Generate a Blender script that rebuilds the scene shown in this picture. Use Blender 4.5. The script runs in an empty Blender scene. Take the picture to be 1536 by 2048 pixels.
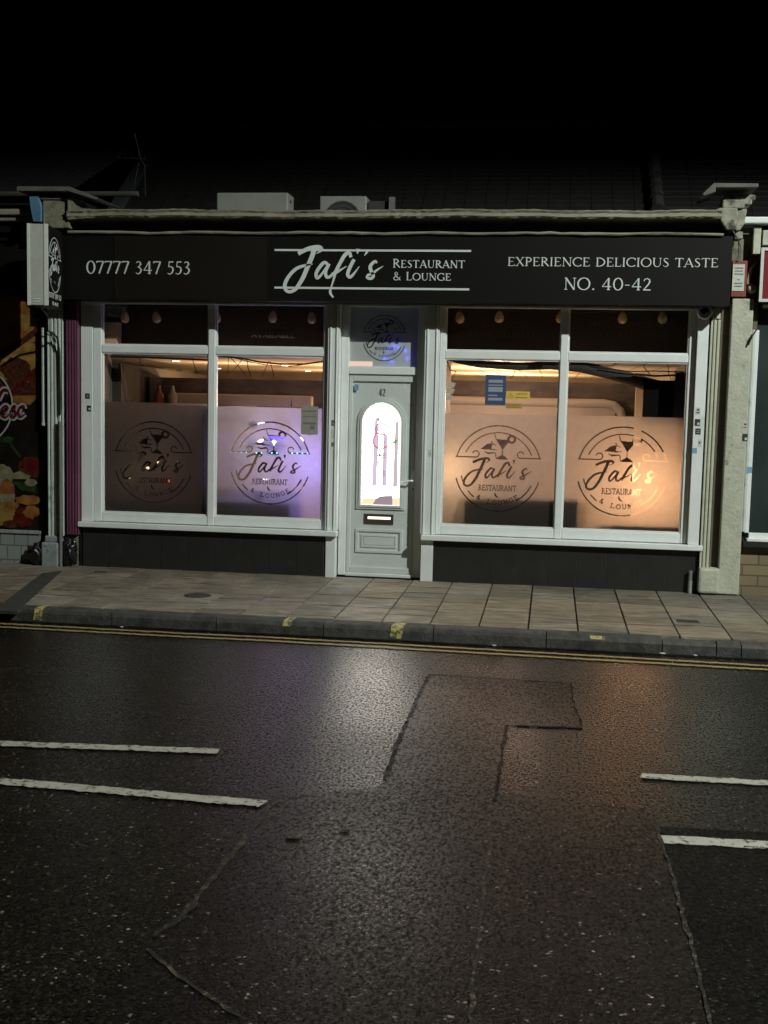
import bpy, bmesh, math, random
import numpy as np
from mathutils import Vector, Matrix
random.seed(4)
rng = np.random.default_rng(7)
S = bpy.context.scene
COL = S.collection
R = math.radians

# ------------------------------------------------------------------ camera
CP = Vector((1.6928, -11.8315, 2.0005))                 # a person on the far pavement
YAW, PIT, ROL, FPX = -0.13943795, 0.09941267, -0.02209596, 2349.1
fwd = Vector((math.sin(YAW)*math.cos(PIT), math.cos(YAW)*math.cos(PIT), -math.sin(PIT)))
rt0 = Vector((math.cos(YAW), -math.sin(YAW), 0)); dn0 = fwd.cross(rt0)
rt = rt0*math.cos(ROL) + dn0*math.sin(ROL); dn = dn0*math.cos(ROL) - rt0*math.sin(ROL)
cd = bpy.data.cameras.new('camera'); cam = bpy.data.objects.new('camera', cd); COL.objects.link(cam)
cam.matrix_world = Matrix((( rt.x, -dn.x, -fwd.x, CP.x), (rt.y, -dn.y, -fwd.y, CP.y), (rt.z, -dn.z, -fwd.z, CP.z), (0, 0, 0, 1)))
cd.sensor_fit = 'HORIZONTAL'; cd.sensor_width = 36; cd.lens = FPX/1536*36
cd.clip_start = .05; cd.clip_end = 1500
S.camera = cam
# ------------------------------------------------------------------ night sky
w = bpy.data.worlds.new('World'); S.world = w; w.use_nodes = True
nt = w.node_tree; nt.nodes.clear()
sky = nt.nodes.new('ShaderNodeTexSky'); sky.sky_type = 'NISHITA'; sky.sun_disc = False
sky.sun_elevation = R(-9); sky.sun_rotation = R(140)
bg = nt.nodes.new('ShaderNodeBackground'); bg.inputs['Strength'].default_value = 0.05
ow = nt.nodes.new('ShaderNodeOutputWorld')
nt.links.new(sky.outputs[0], bg.inputs[0]); nt.links.new(bg.outputs[0], ow.inputs[0])
S.view_settings.view_transform = 'Standard'; S.view_settings.look = 'None'
S.view_settings.exposure = 0.0; S.view_settings.gamma = 1.0
S.render.engine = 'CYCLES'
S.cycles.use_denoising = True
S.cycles.max_bounces = 8; S.cycles.transparent_max_bounces = 12
S.cycles.caustics_reflective = False; S.cycles.caustics_refractive = False
S.cycles.sample_clamp_indirect = 3.0

LAMP = Vector((10.5, -9.2, 10.5))                       # head of the street lamp over the road
def lamp(name, kind, loc, energy, color, parent=None, size=.1, **kw):
    l = bpy.data.lights.new(name, kind); l.energy = energy; l.color = color
    if kind == 'AREA': l.size = size
    else: l.shadow_soft_size = size
    for k, v in kw.items(): setattr(l, k, v)
    o = bpy.data.objects.new(name, l); COL.objects.link(o); o.location = loc
    if parent:
        o.parent = parent; o.matrix_parent_inverse = Matrix.Translation(parent.location).inverted()
    return o

# ------------------------------------------------------------------ a pixel of the survey photo to a point on a real plane
def ray(px, py): return (rt*((px-768)/FPX) + dn*((py-1024)/FPX) + fwd)
def W(px, py, y=0.0):
    r = ray(px, py); p = CP + r*((y-CP.y)/r.y); return p.x, p.z
def G(px, py, z=0.0):
    r = ray(px, py); p = CP + r*((z-CP.z)/r.z); return p.x, p.y

# ------------------------------------------------------------------ materials
MATS = {}
def mat(name, col, rough=.6, var=.12, scale=6, bump=0, bscale=60, metal=0, spec=.5, grime=0, gscale=3, gcol=(.02, .018, .015), thr=.55, stretch=(1, 1, 1)):
    m = bpy.data.materials.new(name); m.use_nodes = True; MATS[name] = m
    n = m.node_tree.nodes; L = m.node_tree.links; b = n['Principled BSDF']
    b.inputs['Roughness'].default_value = rough; b.inputs['Metallic'].default_value = metal
    b.inputs['Specular IOR Level'].default_value = spec
    tc = n.new('ShaderNodeTexCoord'); mp = n.new('ShaderNodeMapping'); mp.inputs['Scale'].default_value = stretch
    L.new(tc.outputs['Object'], mp.inputs[0])
    no = n.new('ShaderNodeTexNoise'); no.inputs['Scale'].default_value = scale; no.inputs['Detail'].default_value = 6
    L.new(mp.outputs[0], no.inputs['Vector'])
    cr = n.new('ShaderNodeValToRGB')
    cr.color_ramp.elements[0].position = .3; cr.color_ramp.elements[1].position = .7
    cr.color_ramp.elements[0].color = tuple(c*(1-var) for c in col)+(1,)
    cr.color_ramp.elements[1].color = tuple(min(1, c*(1+var)) for c in col)+(1,)
    L.new(no.outputs[0], cr.inputs[0]); out = cr.outputs[0]
    if grime:
        g = n.new('ShaderNodeTexNoise'); g.inputs['Scale'].default_value = gscale; g.inputs['Detail'].default_value = 8
        g.inputs['Roughness'].default_value = .65; L.new(mp.outputs[0], g.inputs['Vector'])
        mr = n.new('ShaderNodeMapRange'); mr.inputs[1].default_value = thr; mr.inputs[2].default_value = thr+.12; mr.inputs[4].default_value = grime
        L.new(g.outputs[0], mr.inputs[0])
        mx = n.new('ShaderNodeMix'); mx.data_type = 'RGBA'; mx.inputs[7].default_value = gcol+(1,)
        L.new(mr.outputs[0], mx.inputs[0]); L.new(out, mx.inputs[6]); out = mx.outputs[2]
    L.new(out, b.inputs['Base Color'])
    if bump:
        bn = n.new('ShaderNodeTexNoise'); bn.inputs['Scale'].default_value = bscale; bn.inputs['Detail'].default_value = 4
        L.new(mp.outputs[0], bn.inputs['Vector'])
        bu = n.new('ShaderNodeBump'); bu.inputs['Strength'].default_value = bump; bu.inputs['Distance'].default_value = .01
        L.new(bn.outputs[0], bu.inputs['Height']); L.new(bu.outputs[0], b.inputs['Normal'])
    return m
def emit(name, col, k):
    m = bpy.data.materials.new(name); m.use_nodes = True; MATS[name] = m
    n = m.node_tree.nodes; n.clear()
    e = n.new('ShaderNodeEmission'); e.inputs[0].default_value = col+(1,); e.inputs[1].default_value = k
    o = n.new('ShaderNodeOutputMaterial'); m.node_tree.links.new(e.outputs[0], o.inputs[0]); return m

def asphalt(name, base, rough, stone=.10, scale=60, bump=.28, mott=1.0, gl=1.0):
    m = bpy.data.materials.new(name); m.use_nodes = True
    n = m.node_tree.nodes; L = m.node_tree.links; b = n['Principled BSDF']
    tc = n.new('ShaderNodeTexCoord')
    def noise(sc, det, rgh=.5, st=None):
        q = n.new('ShaderNodeTexNoise'); q.inputs['Scale'].default_value = sc; q.inputs['Detail'].default_value = det
        q.inputs['Roughness'].default_value = rgh
        if st:
            mp = n.new('ShaderNodeMapping'); mp.inputs['Scale'].default_value = st; L.new(tc.outputs['Object'], mp.inputs[0]); L.new(mp.outputs[0], q.inputs['Vector'])
        else: L.new(tc.outputs['Object'], q.inputs['Vector'])
        return q.outputs[0]
    def ramp(src, *stops):
        c = n.new('ShaderNodeValToRGB'); e = c.color_ramp.elements
        e[0].position, e[0].color = stops[0][0], tuple(stops[0][1])+(1,); e[1].position, e[1].color = stops[-1][0], tuple(stops[-1][1])+(1,)
        for p, cc in stops[1:-1]: a = e.new(p); a.color = tuple(cc)+(1,)
        L.new(src, c.inputs[0]); return c.outputs[0]
    def mul(a, c):
        x = n.new('ShaderNodeMix'); x.data_type = 'RGBA'; x.blend_type = 'MULTIPLY'; x.inputs[0].default_value = 1
        L.new(a, x.inputs[6]); L.new(c, x.inputs[7]); return x.outputs[2]
    v = n.new('ShaderNodeTexVoronoi'); v.inputs['Scale'].default_value = scale; L.new(tc.outputs['Object'], v.inputs['Vector'])
    sp = n.new('ShaderNodeSeparateColor'); L.new(v.outputs['Color'], sp.inputs[0])
    big = noise(1.3, 5); clump = noise(62, 4, .7, (1, .55, 1)); lane = noise(.35, 3); fine = noise(scale*1.6, 3)
    stones = ramp(sp.outputs[0], (0, [c*.3 for c in base]), (.6, base), (.86, [c*2.0 for c in base]), (.965, [c*3.0 for c in base]), (.985, [c*5 for c in base]), (1, (stone*1.1, stone, stone*.85)))  # the few palest stones also paint the road's sparkle into the colour
    col = mul(mul(stones, ramp(clump, (.36, [1-.7*mott]*3), (.64, (1+.55*mott, 1+.5*mott, 1+.43*mott)))), ramp(big, (.3, (.55, .52, .5)), (.7, (1, 1, 1))))
    L.new(col, b.inputs['Base Color'])
    rr = n.new('ShaderNodeMapRange'); rr.inputs[1].default_value = .35; rr.inputs[2].default_value = .65
    rr.inputs[3].default_value = rough-.08; rr.inputs[4].default_value = rough+.22
    lm = n.new('ShaderNodeMath'); lm.operation = 'MULTIPLY_ADD'; lm.inputs[1].default_value = .55; lm.inputs[2].default_value = -.27
    L.new(lane, lm.inputs[0]); ra = n.new('ShaderNodeMath'); ra.operation = 'ADD'; L.new(rr.outputs[0], ra.inputs[0]); L.new(lm.outputs[0], ra.inputs[1])
    L.new(clump, rr.inputs[0]); L.new(ra.outputs[0], b.inputs['Roughness'])
    sl = n.new('ShaderNodeMapRange'); sl.inputs[1].default_value = .41; sl.inputs[2].default_value = .59; sl.inputs[3].default_value = (.5+.45*mott)*gl; sl.inputs[4].default_value = (.5-.48*mott)*gl
    L.new(clump, sl.inputs[0]); L.new(sl.outputs[0], b.inputs['Specular IOR Level'])
    a1 = n.new('ShaderNodeMath'); a1.operation = 'MULTIPLY_ADD'; a1.inputs[1].default_value = .5; L.new(fine, a1.inputs[0]); L.new(v.outputs['Distance'], a1.inputs[2])
    a2 = n.new('ShaderNodeMath'); a2.operation = 'MULTIPLY_ADD'; a2.inputs[1].default_value = 1.0; L.new(clump, a2.inputs[0]); L.new(a1.outputs[0], a2.inputs[2])
    bu = n.new('ShaderNodeBump'); bu.inputs['Strength'].default_value = bump; bu.inputs['Distance'].default_value = .007; bu.invert = True
    L.new(a2.outputs[0], bu.inputs['Height']); L.new(bu.outputs[0], b.inputs['Normal'])
    return m
def worn_paint(name, col, under=(.02, .019, .017), thr=.36, scale=38):
    m = mat(name, col, .55, .12, 9, .5, 120)
    n = m.node_tree.nodes; L = m.node_tree.links; b = n['Principled BSDF']
    src = b.inputs['Base Color'].links[0].from_socket
    tc = n.new('ShaderNodeTexCoord'); no = n.new('ShaderNodeTexNoise'); no.inputs['Scale'].default_value = scale; no.inputs['Detail'].default_value = 7
    no.inputs['Roughness'].default_value = .7
    L.new(tc.outputs['Object'], no.inputs['Vector'])
    mr = n.new('ShaderNodeMapRange'); mr.inputs[1].default_value = thr; mr.inputs[2].default_value = thr+.06
    L.new(no.outputs[0], mr.inputs[0])
    mx = n.new('ShaderNodeMix'); mx.data_type = 'RGBA'; mx.inputs[6].default_value = under+(1,)
    L.new(mr.outputs[0], mx.inputs[0]); L.new(src, mx.inputs[7]); L.new(mx.outputs[2], b.inputs['Base Color'])
    return m
def glass(name, tint=(1, 1, 1), k=.07):
    m = bpy.data.materials.new(name); m.use_nodes = True; n = m.node_tree.nodes; L = m.node_tree.links; n.clear()
    t = n.new('ShaderNodeBsdfTransparent'); t.inputs[0].default_value = tint+(1,)
    g = n.new('ShaderNodeBsdfGlossy'); g.inputs['Roughness'].default_value = .03
    mx = n.new('ShaderNodeMixShader'); mx.inputs[0].default_value = k
    o = n.new('ShaderNodeOutputMaterial')
    L.new(t.outputs[0], mx.inputs[1]); L.new(g.outputs[0], mx.inputs[2]); L.new(mx.outputs[0], o.inputs[0]); return m
def frost(name, trans=(.8, .8, .8), diff=(.07, .06, .055), k=.6):
    m = bpy.data.materials.new(name); m.use_nodes = True; n = m.node_tree.nodes; L = m.node_tree.links; n.clear()
    t = n.new('ShaderNodeBsdfTranslucent'); d = n.new('ShaderNodeBsdfDiffuse')
    no = n.new('ShaderNodeTexNoise'); no.inputs['Scale'].default_value = 14; no.inputs['Detail'].default_value = 8
    tc = n.new('ShaderNodeTexCoord'); L.new(tc.outputs['Object'], no.inputs['Vector'])
    cr = n.new('ShaderNodeValToRGB'); cr.color_ramp.elements[0].position = .25; cr.color_ramp.elements[1].position = .75
    cr.color_ramp.elements[0].color = tuple(c*.88 for c in trans)+(1,); cr.color_ramp.elements[1].color = trans+(1,)
    L.new(no.outputs[0], cr.inputs[0]); L.new(cr.outputs[0], t.inputs[0]); d.inputs[0].default_value = diff+(1,)
    mx = n.new('ShaderNodeMixShader'); mx.inputs[0].default_value = k
    o = n.new('ShaderNodeOutputMaterial')
    L.new(d.outputs[0], mx.inputs[1]); L.new(t.outputs[0], mx.inputs[2]); L.new(mx.outputs[0], o.inputs[0]); return m

M_upvc = mat('white_upvc', (.74, .78, .76), .38, .05, 5, .03, 40, grime=.25, gscale=2.2, gcol=(.35, .34, .30), thr=.6)
M_board = mat('white_board', (.71, .75, .73), .5, .06, 4, .06, 30, grime=.35, gscale=3, gcol=(.3, .29, .26), thr=.6)
M_door = mat('grey_white_door', (.58, .63, .61), .4, .05, 5, .03, 40, grime=.2, gscale=3, gcol=(.3, .31, .29), thr=.6)
M_cream = mat('cream_paint', (.46, .475, .375), .6, .08, 7, .25, 45, grime=.55, gscale=5, gcol=(.20, .19, .14), thr=.58)
M_creamdirty = mat('flaking_cream_paint', (.43, .445, .355), .65, .12, 9, .6, 30, grime=.9, gscale=11, gcol=(.08, .08, .065), thr=.60)
M_stone = mat('weathered_stone', (.20, .19, .13), .85, .25, 7, .6, 40, grime=.8, gscale=4, gcol=(.03, .03, .022), thr=.5)
M_cornice = mat('painted_cornice', (.22, .21, .15), .7, .25, 5, .5, 30, grime=.8, gscale=3, gcol=(.07, .065, .045), thr=.55, stretch=(.5, 2, 2))
M_frieze = mat('dark_frieze', (.075, .07, .055), .85, .3, 5, .5, 25)  # much darker than the cornice; also on the left gutter
M_lead = mat('lead_cap', (.10, .105, .09), .7, .2, 6, .3, 20)
M_blue = mat('blue_paint', (.08, .19, .30), .6, .15, 9, .2, 40)
M_black = mat('fascia_black', (.0055, .0052, .0045), .5, .1, 1.2, .02, 30, spec=.25)
M_blackbrown = mat('fascia_brown_black', (.011, .0082, .006), .5, .15, 1.2, .02, 30, spec=.25)
M_letter = mat('cut_letter_white', (.62, .67, .65), .5, .05, 10)
M_tile = mat('black_tile', (.022, .022, .021), .35, .15, 5, .08, 30, grime=.5, gscale=6, gcol=(.05, .047, .042), thr=.62)
M_grout = mat('grout', (.06, .058, .053), .9)
M_flute = mat('white_flutes', (.50, .55, .51), .5, .12, 5, .1, 40, grime=.6, gscale=5, gcol=(.12, .13, .12), thr=.56)
M_purple = mat('purple_flutes', (.135, .042, .082), .45, .15, 4, .1, 40, grime=.5, gscale=6, gcol=(.06, .015, .03), thr=.6)
M_plinth = mat('flaked_plinth', (.26, .28, .27), .75, .25, 9, .5, 30, grime=.9, gscale=9, gcol=(.05, .13, .22), thr=.55)
M_dark = mat('dark_gap', (.012, .011, .010), .9)
M_slate = mat('roof_tile', (.0085, .0078, .0066), .8, .4, 9, .5, 14)
M_slate2 = mat('roof_slate', (.0065, .0065, .0062), .75, .35, 9, .4, 14)
M_ridge = mat('ridge_tile', (.028, .027, .024), .8, .5, 8, .5, 20)
M_brick = None
M_ac = mat('ac_casing', (.24, .25, .23), .5, .08, 4)
M_acdark = mat('ac_dark', (.035, .036, .034), .6)
M_metal = mat('grey_metal', (.30, .31, .30), .4, .1, 10, metal=.6)
M_alu = mat('sign_aluminium', (.40, .41, .36), .45, .06, 20, .03, 60)
M_alul = mat('sign_trim', (.58, .60, .55), .4, .05, 20)
M_cable = mat('black_cable', (.012, .012, .012), .6)
M_red = mat('alarm_red', (.20, .05, .035), .5, .1)
M_label = mat('label_white', (.52, .53, .47), .6, .06, 30)
M_ink = mat('ink', (.03, .03, .03), .6)
M_signred = mat('sign_red', (.17, .008, .014), .4, .1)
M_room = mat('room_wall', (.10, .075, .055), .75, .25, 3, .1, 15)
M_ceil = mat('room_ceiling', (.62, .55, .46), .8, .05, 3)
M_marble = mat('brown_marble_panel', (.12, .097, .080), .5, .5, 4, 0, stretch=(1, 1, 2.2))
M_rail = mat('cream_padding', (.62, .56, .46), .5, .05)
M_wood = mat('dark_wood', (.045, .026, .016), .5, .35, 5, .1, 20, stretch=(1, 1, 6))
M_panel = mat('upper_board', (.075, .048, .034), .6, .2, 3)
M_paneltext = mat('upper_board_lettering', (.17, .125, .095), .6, .1)
M_bulb = mat('frosted_bulb', (.78, .58, .34), .25, .08, 20)
M_cap = mat('bulb_cap', (.06, .05, .04), .5)
M_cloth = mat('black_drape', (.028, .026, .022), .8, .3, 12, .4, 50)
M_glass = glass('window_glass')
M_film = frost('frosted_film')
M_filmd = frost('frosted_film_fanlight', (.7, .75, .8), (.56, .61, .58), .30)
M_paper = mat('notice_paper', (.30, .30, .26), .8, .1, 12)
M_bluepaper = mat('blue_notice', (.045, .075, .15), .6, .1)
M_pale = mat('notice_pale', (.30, .33, .38), .6, .1)
M_yellow = mat('caution_yellow', (.70, .50, .10), .5, .05)
M_skyblue = mat('blue_sticker', (.16, .34, .50), .5, .1)
M_sticker = mat('black_sticker', (.03, .032, .033), .5, .1)
M_road = asphalt('asphalt', (.0112, .0096, .0075), .23, .26, 100, .19)
M_patch = asphalt('asphalt_patch', (.0088, .0071, .0055), .33, .22, 92, .22, .85)
M_smooth = asphalt('smooth_asphalt', (.0062, .0058, .0048), .46, .05, 110, .16, .75, .32)
M_grit = None
M_grit = worn_paint('grit_seam', (.085, .066, .038), (.009, .008, .0066), .53, 34)
M_white = worn_paint('road_white', (.37, .355, .30), thr=.39, scale=30)
M_dyellow = worn_paint('road_yellow', (.31, .23, .095), thr=.34, scale=26)
M_kyellow = worn_paint('kerb_yellow', (.50, .43, .13), under=(.12, .11, .08), thr=.45, scale=26)
M_kerb = mat('kerb_granite', (.058, .056, .049), .75, .35, 14, .6, 60, grime=.7, gscale=4, gcol=(.02, .02, .018), thr=.5)
M_iron = mat('cast_iron', (.035, .032, .028), .6, .3, 30, .4, 80)
M_drain = mat('drain_channel', (.035, .034, .026), .9, .3, 10, .4, 40)
M_bag = mat('black_plastic', (.010, .010, .010), .25, .2, 8, .8, 18)

def slab_material():
    m = mat('paving_slab', (.245, .208, .152), .8, .35, 9, .9, 40, grime=.7, gscale=6, gcol=(.085, .072, .052), thr=.52, stretch=(.5, 2.2, 1))
    n = m.node_tree.nodes; L = m.node_tree.links; b = n['Principled BSDF']
    src = b.inputs['Base Color'].links[0].from_socket
    at = n.new('ShaderNodeAttribute'); at.attribute_name = 'tone'
    mx = n.new('ShaderNodeMix'); mx.data_type = 'RGBA'; mx.blend_type = 'MULTIPLY'; mx.inputs[0].default_value = 1
    L.new(src, mx.inputs[6]); L.new(at.outputs['Color'], mx.inputs[7]); L.new(mx.outputs[2], b.inputs['Base Color'])
    tc = n.new('ShaderNodeTexCoord'); no = n.new('ShaderNodeTexNoise'); no.inputs['Scale'].default_value = 3; no.inputs['Detail'].default_value = 6
    L.new(tc.outputs['Object'], no.inputs['Vector']); mr = n.new('ShaderNodeMapRange'); mr.inputs[1].default_value = .4; mr.inputs[2].default_value = .62; mr.inputs[3].default_value = .38; mr.inputs[4].default_value = .85
    L.new(no.outputs[0], mr.inputs[0]); L.new(mr.outputs[0], b.inputs['Roughness'])
    return m
M_slab = slab_material()
def brick_material(name, c1, c2, mortar, bw=.30, bh=.10):
    m = bpy.data.materials.new(name); m.use_nodes = True; n = m.node_tree.nodes; L = m.node_tree.links; b = n['Principled BSDF']
    tc = n.new('ShaderNodeTexCoord'); sx = n.new('ShaderNodeSeparateXYZ'); cx = n.new('ShaderNodeCombineXYZ')
    L.new(tc.outputs['Object'], sx.inputs[0]); L.new(sx.outputs[0], cx.inputs[0]); L.new(sx.outputs[2], cx.inputs[1])
    br = n.new('ShaderNodeTexBrick'); br.inputs['Color1'].default_value = c1+(1,); br.inputs['Color2'].default_value = c2+(1,)
    br.inputs['Mortar'].default_value = mortar+(1,); br.inputs['Scale'].default_value = 1
    br.inputs['Brick Width'].default_value = bw; br.inputs['Row Height'].default_value = bh; br.inputs['Mortar Size'].default_value = .007
    L.new(cx.outputs[0], br.inputs[0]); L.new(br.outputs[0], b.inputs['Base Color']); b.inputs['Roughness'].default_value = .85
    bu = n.new('ShaderNodeBump'); bu.inputs['Strength'].default_value = .8; bu.inputs['Distance'].default_value = .01; bu.invert = True
    L.new(br.outputs['Fac'], bu.inputs['Height']); L.new(bu.outputs[0], b.inputs['Normal'])
    return m
M_brick = brick_material('buff_block', (.21, .165, .09), (.165, .13, .078), (.09, .075, .05), .30, .105)
M_ptile = brick_material('white_painted_tile', (.24, .26, .25), (.20, .22, .215), (.11, .115, .11), .155, .155)
def ceiling_grid(m):
    n = m.node_tree.nodes; L = m.node_tree.links; b = n['Principled BSDF']
    src = b.inputs['Base Color'].links[0].from_socket
    tc = n.new('ShaderNodeTexCoord'); br = n.new('ShaderNodeTexBrick'); br.offset = 0
    br.inputs['Scale'].default_value = 1; br.inputs['Brick Width'].default_value = .3; br.inputs['Row Height'].default_value = .3
    br.inputs['Mortar Size'].default_value = .012; br.inputs['Color1'].default_value = (1, 1, 1, 1); br.inputs['Color2'].default_value = (.9, .9, .9, 1)
    br.inputs['Mortar'].default_value = (.35, .3, .25, 1)
    L.new(tc.outputs['Object'], br.inputs[0])
    mx = n.new('ShaderNodeMix'); mx.data_type = 'RGBA'; mx.blend_type = 'MULTIPLY'; mx.inputs[0].default_value = 1
    L.new(src, mx.inputs[6]); L.new(br.outputs[0], mx.inputs[7]); L.new(mx.outputs[2], b.inputs['Base Color'])
ceiling_grid(M_ceil)

# ------------------------------------------------------------------ mesh helpers
class MB:
    def __init__(s): s.v = []; s.f = []; s.mi = []; s.m = 0; s.tone = None; s.tones = []
    def add(s, vs, fs):
        o = len(s.v); s.v += [tuple(v) for v in vs]
        for f in fs: s.f.append([i+o for i in f]); s.mi.append(s.m); s.tones.append(s.tone)
        return s
    def box(s, x0, x1, y0, y1, z0, z1):
        vs = [(x, y, z) for z in (z0, z1) for y in (y0, y1) for x in (x0, x1)]
        return s.add(vs, [(0, 2, 3, 1), (4, 5, 7, 6), (0, 1, 5, 4), (2, 6, 7, 3), (0, 4, 6, 2), (1, 3, 7, 5)])
    def prism(s, poly, a0, a1, axis='y'):                     # polygon in (x,z) swept along y, or (y,z) along x, or (x,y) along z
        n = len(poly)
        P = {'y': lambda p, a: (p[0], a, p[1]), 'x': lambda p, a: (a, p[0], p[1]), 'z': lambda p, a: (p[0], p[1], a)}[axis]
        vs = [P(p, a0) for p in poly]+[P(p, a1) for p in poly]
        fs = [list(range(n))[::-1], [n+i for i in range(n)]]+[(i, (i+1) % n, n+(i+1) % n, n+i) for i in range(n)]
        return s.add(vs, fs)
    def tube(s, pts, r, n=8, sq=None):
        pts = [Vector(p) for p in pts]; rs = r if isinstance(r, (list, tuple)) else [r]*len(pts)
        vs = []; fs = []
        for i, p in enumerate(pts):
            d = (pts[min(i+1, len(pts)-1)]-pts[max(i-1, 0)]).normalized()
            u = d.cross(Vector((0, 0, 1)));
            if u.length < .05: u = d.cross(Vector((0, 1, 0)))
            u.normalize(); q = u.cross(d)
            for k in range(n):
                a = 2*math.pi*k/n; vs.append(p+(u*math.cos(a)*(sq or 1)+q*math.sin(a))*rs[i])
        for i in range(len(pts)-1):
            for k in range(n): fs.append((i*n+k, i*n+(k+1) % n, (i+1)*n+(k+1) % n, (i+1)*n+k))
        fs += [list(range(n))[::-1], [(len(pts)-1)*n+k for k in range(n)]]
        return s.add(vs, fs)
    def lathe(s, prof, c, n=14, axis='z'):
        vs = []; fs = []
        for r, h in prof:
            for k in range(n):
                a = 2*math.pi*k/n; x, y = r*math.cos(a), r*math.sin(a)
                vs.append((c[0]+x, c[1]+y, c[2]+h) if axis == 'z' else (c[0]+x, c[1]+h, c[2]+y))
        for i in range(len(prof)-1):
            for k in range(n): fs.append((i*n+k, i*n+(k+1) % n, (i+1)*n+(k+1) % n, (i+1)*n+k))
        fs += [list(range(n)), [(len(prof)-1)*n+k for k in range(n)]]
        return s.add(vs, fs)
    def ribbon(s, stroke, F, lift, th=.003):                  # stroke [(u,v,w)], F maps (u,v,depth) to a point
        P = stroke; n = len(P); Lf = []; Rt = []
        for i in range(n):
            a = P[max(i-1, 0)]; b = P[min(i+1, n-1)]
            dx, dy = b[0]-a[0], b[1]-a[1]; l = math.hypot(dx, dy) or 1
            nx, ny = -dy/l*P[i][2]/2, dx/l*P[i][2]/2
            Lf.append((P[i][0]+nx, P[i][1]+ny)); Rt.append((P[i][0]-nx, P[i][1]-ny))
        vs = [F(u, v, lift+th) for u, v in Lf]+[F(u, v, lift+th) for u, v in Rt]+[F(u, v, lift) for u, v in Lf]+[F(u, v, lift) for u, v in Rt]
        fs = []
        for i in range(n-1):
            fs += [(i, i+1, n+i+1, n+i), (2*n+i, i+2*n+1, i+1, i), (n+i, n+i+1, 3*n+i+1, 3*n+i)]
        fs += [(0, n, 3*n, 2*n), (n-1, 3*n-1, 4*n-1, 2*n-1)]
        return s.add(vs, fs)
    def strokes(s, strokes, F, base=0.0, th=.003):
        for i, st in enumerate(strokes): s.ribbon(st, F, base+(i % 9)*.0003, th)
        return s
    def build(s, name, m, parent=None, label=None, cat=None, group=None, kind=None, bevel=0, smooth=False):
        me = bpy.data.meshes.new(name); me.from_pydata(s.v, [], s.f)
        ms = m if isinstance(m, list) else [m]
        for x in ms: me.materials.append(x)
        if len(ms) > 1: me.polygons.foreach_set('material_index', s.mi)
        if any(t is not None for t in s.tones):
            at = me.color_attributes.new('tone', 'FLOAT_COLOR', 'CORNER'); k = 0
            for p in me.polygons:
                for _ in p.vertices: at.data[k].color = (s.tones[p.index] or (1, 1, 1))+(1,); k += 1
        bm = bmesh.new(); bm.from_mesh(me); bmesh.ops.recalc_face_normals(bm, faces=bm.faces)
        bm.to_mesh(me); bm.free()
        if smooth:
            for p in me.polygons: p.use_smooth = True
        o = bpy.data.objects.new(name, me); COL.objects.link(o)
        if parent is not None:
            o.parent = parent
            if parent.type == 'EMPTY': o.matrix_parent_inverse = Matrix.Translation(parent.location).inverted()
        if bevel:
            b = o.modifiers.new('bevel', 'BEVEL'); b.width = bevel; b.segments = 2; b.limit_method = 'ANGLE'
        return tag(o, label, cat, group, kind)
def tag(o, label=None, cat=None, group=None, kind=None):
    for k, v in (('label', label), ('category', cat), ('group', group), ('kind', kind)):
        if v: o[k] = v
    return o
def thing(name, loc, label, cat, group=None):
    o = bpy.data.objects.new(name, None); COL.objects.link(o); o.location = loc; o.empty_display_size = .1
    return tag(o, label, cat, group)

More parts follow.
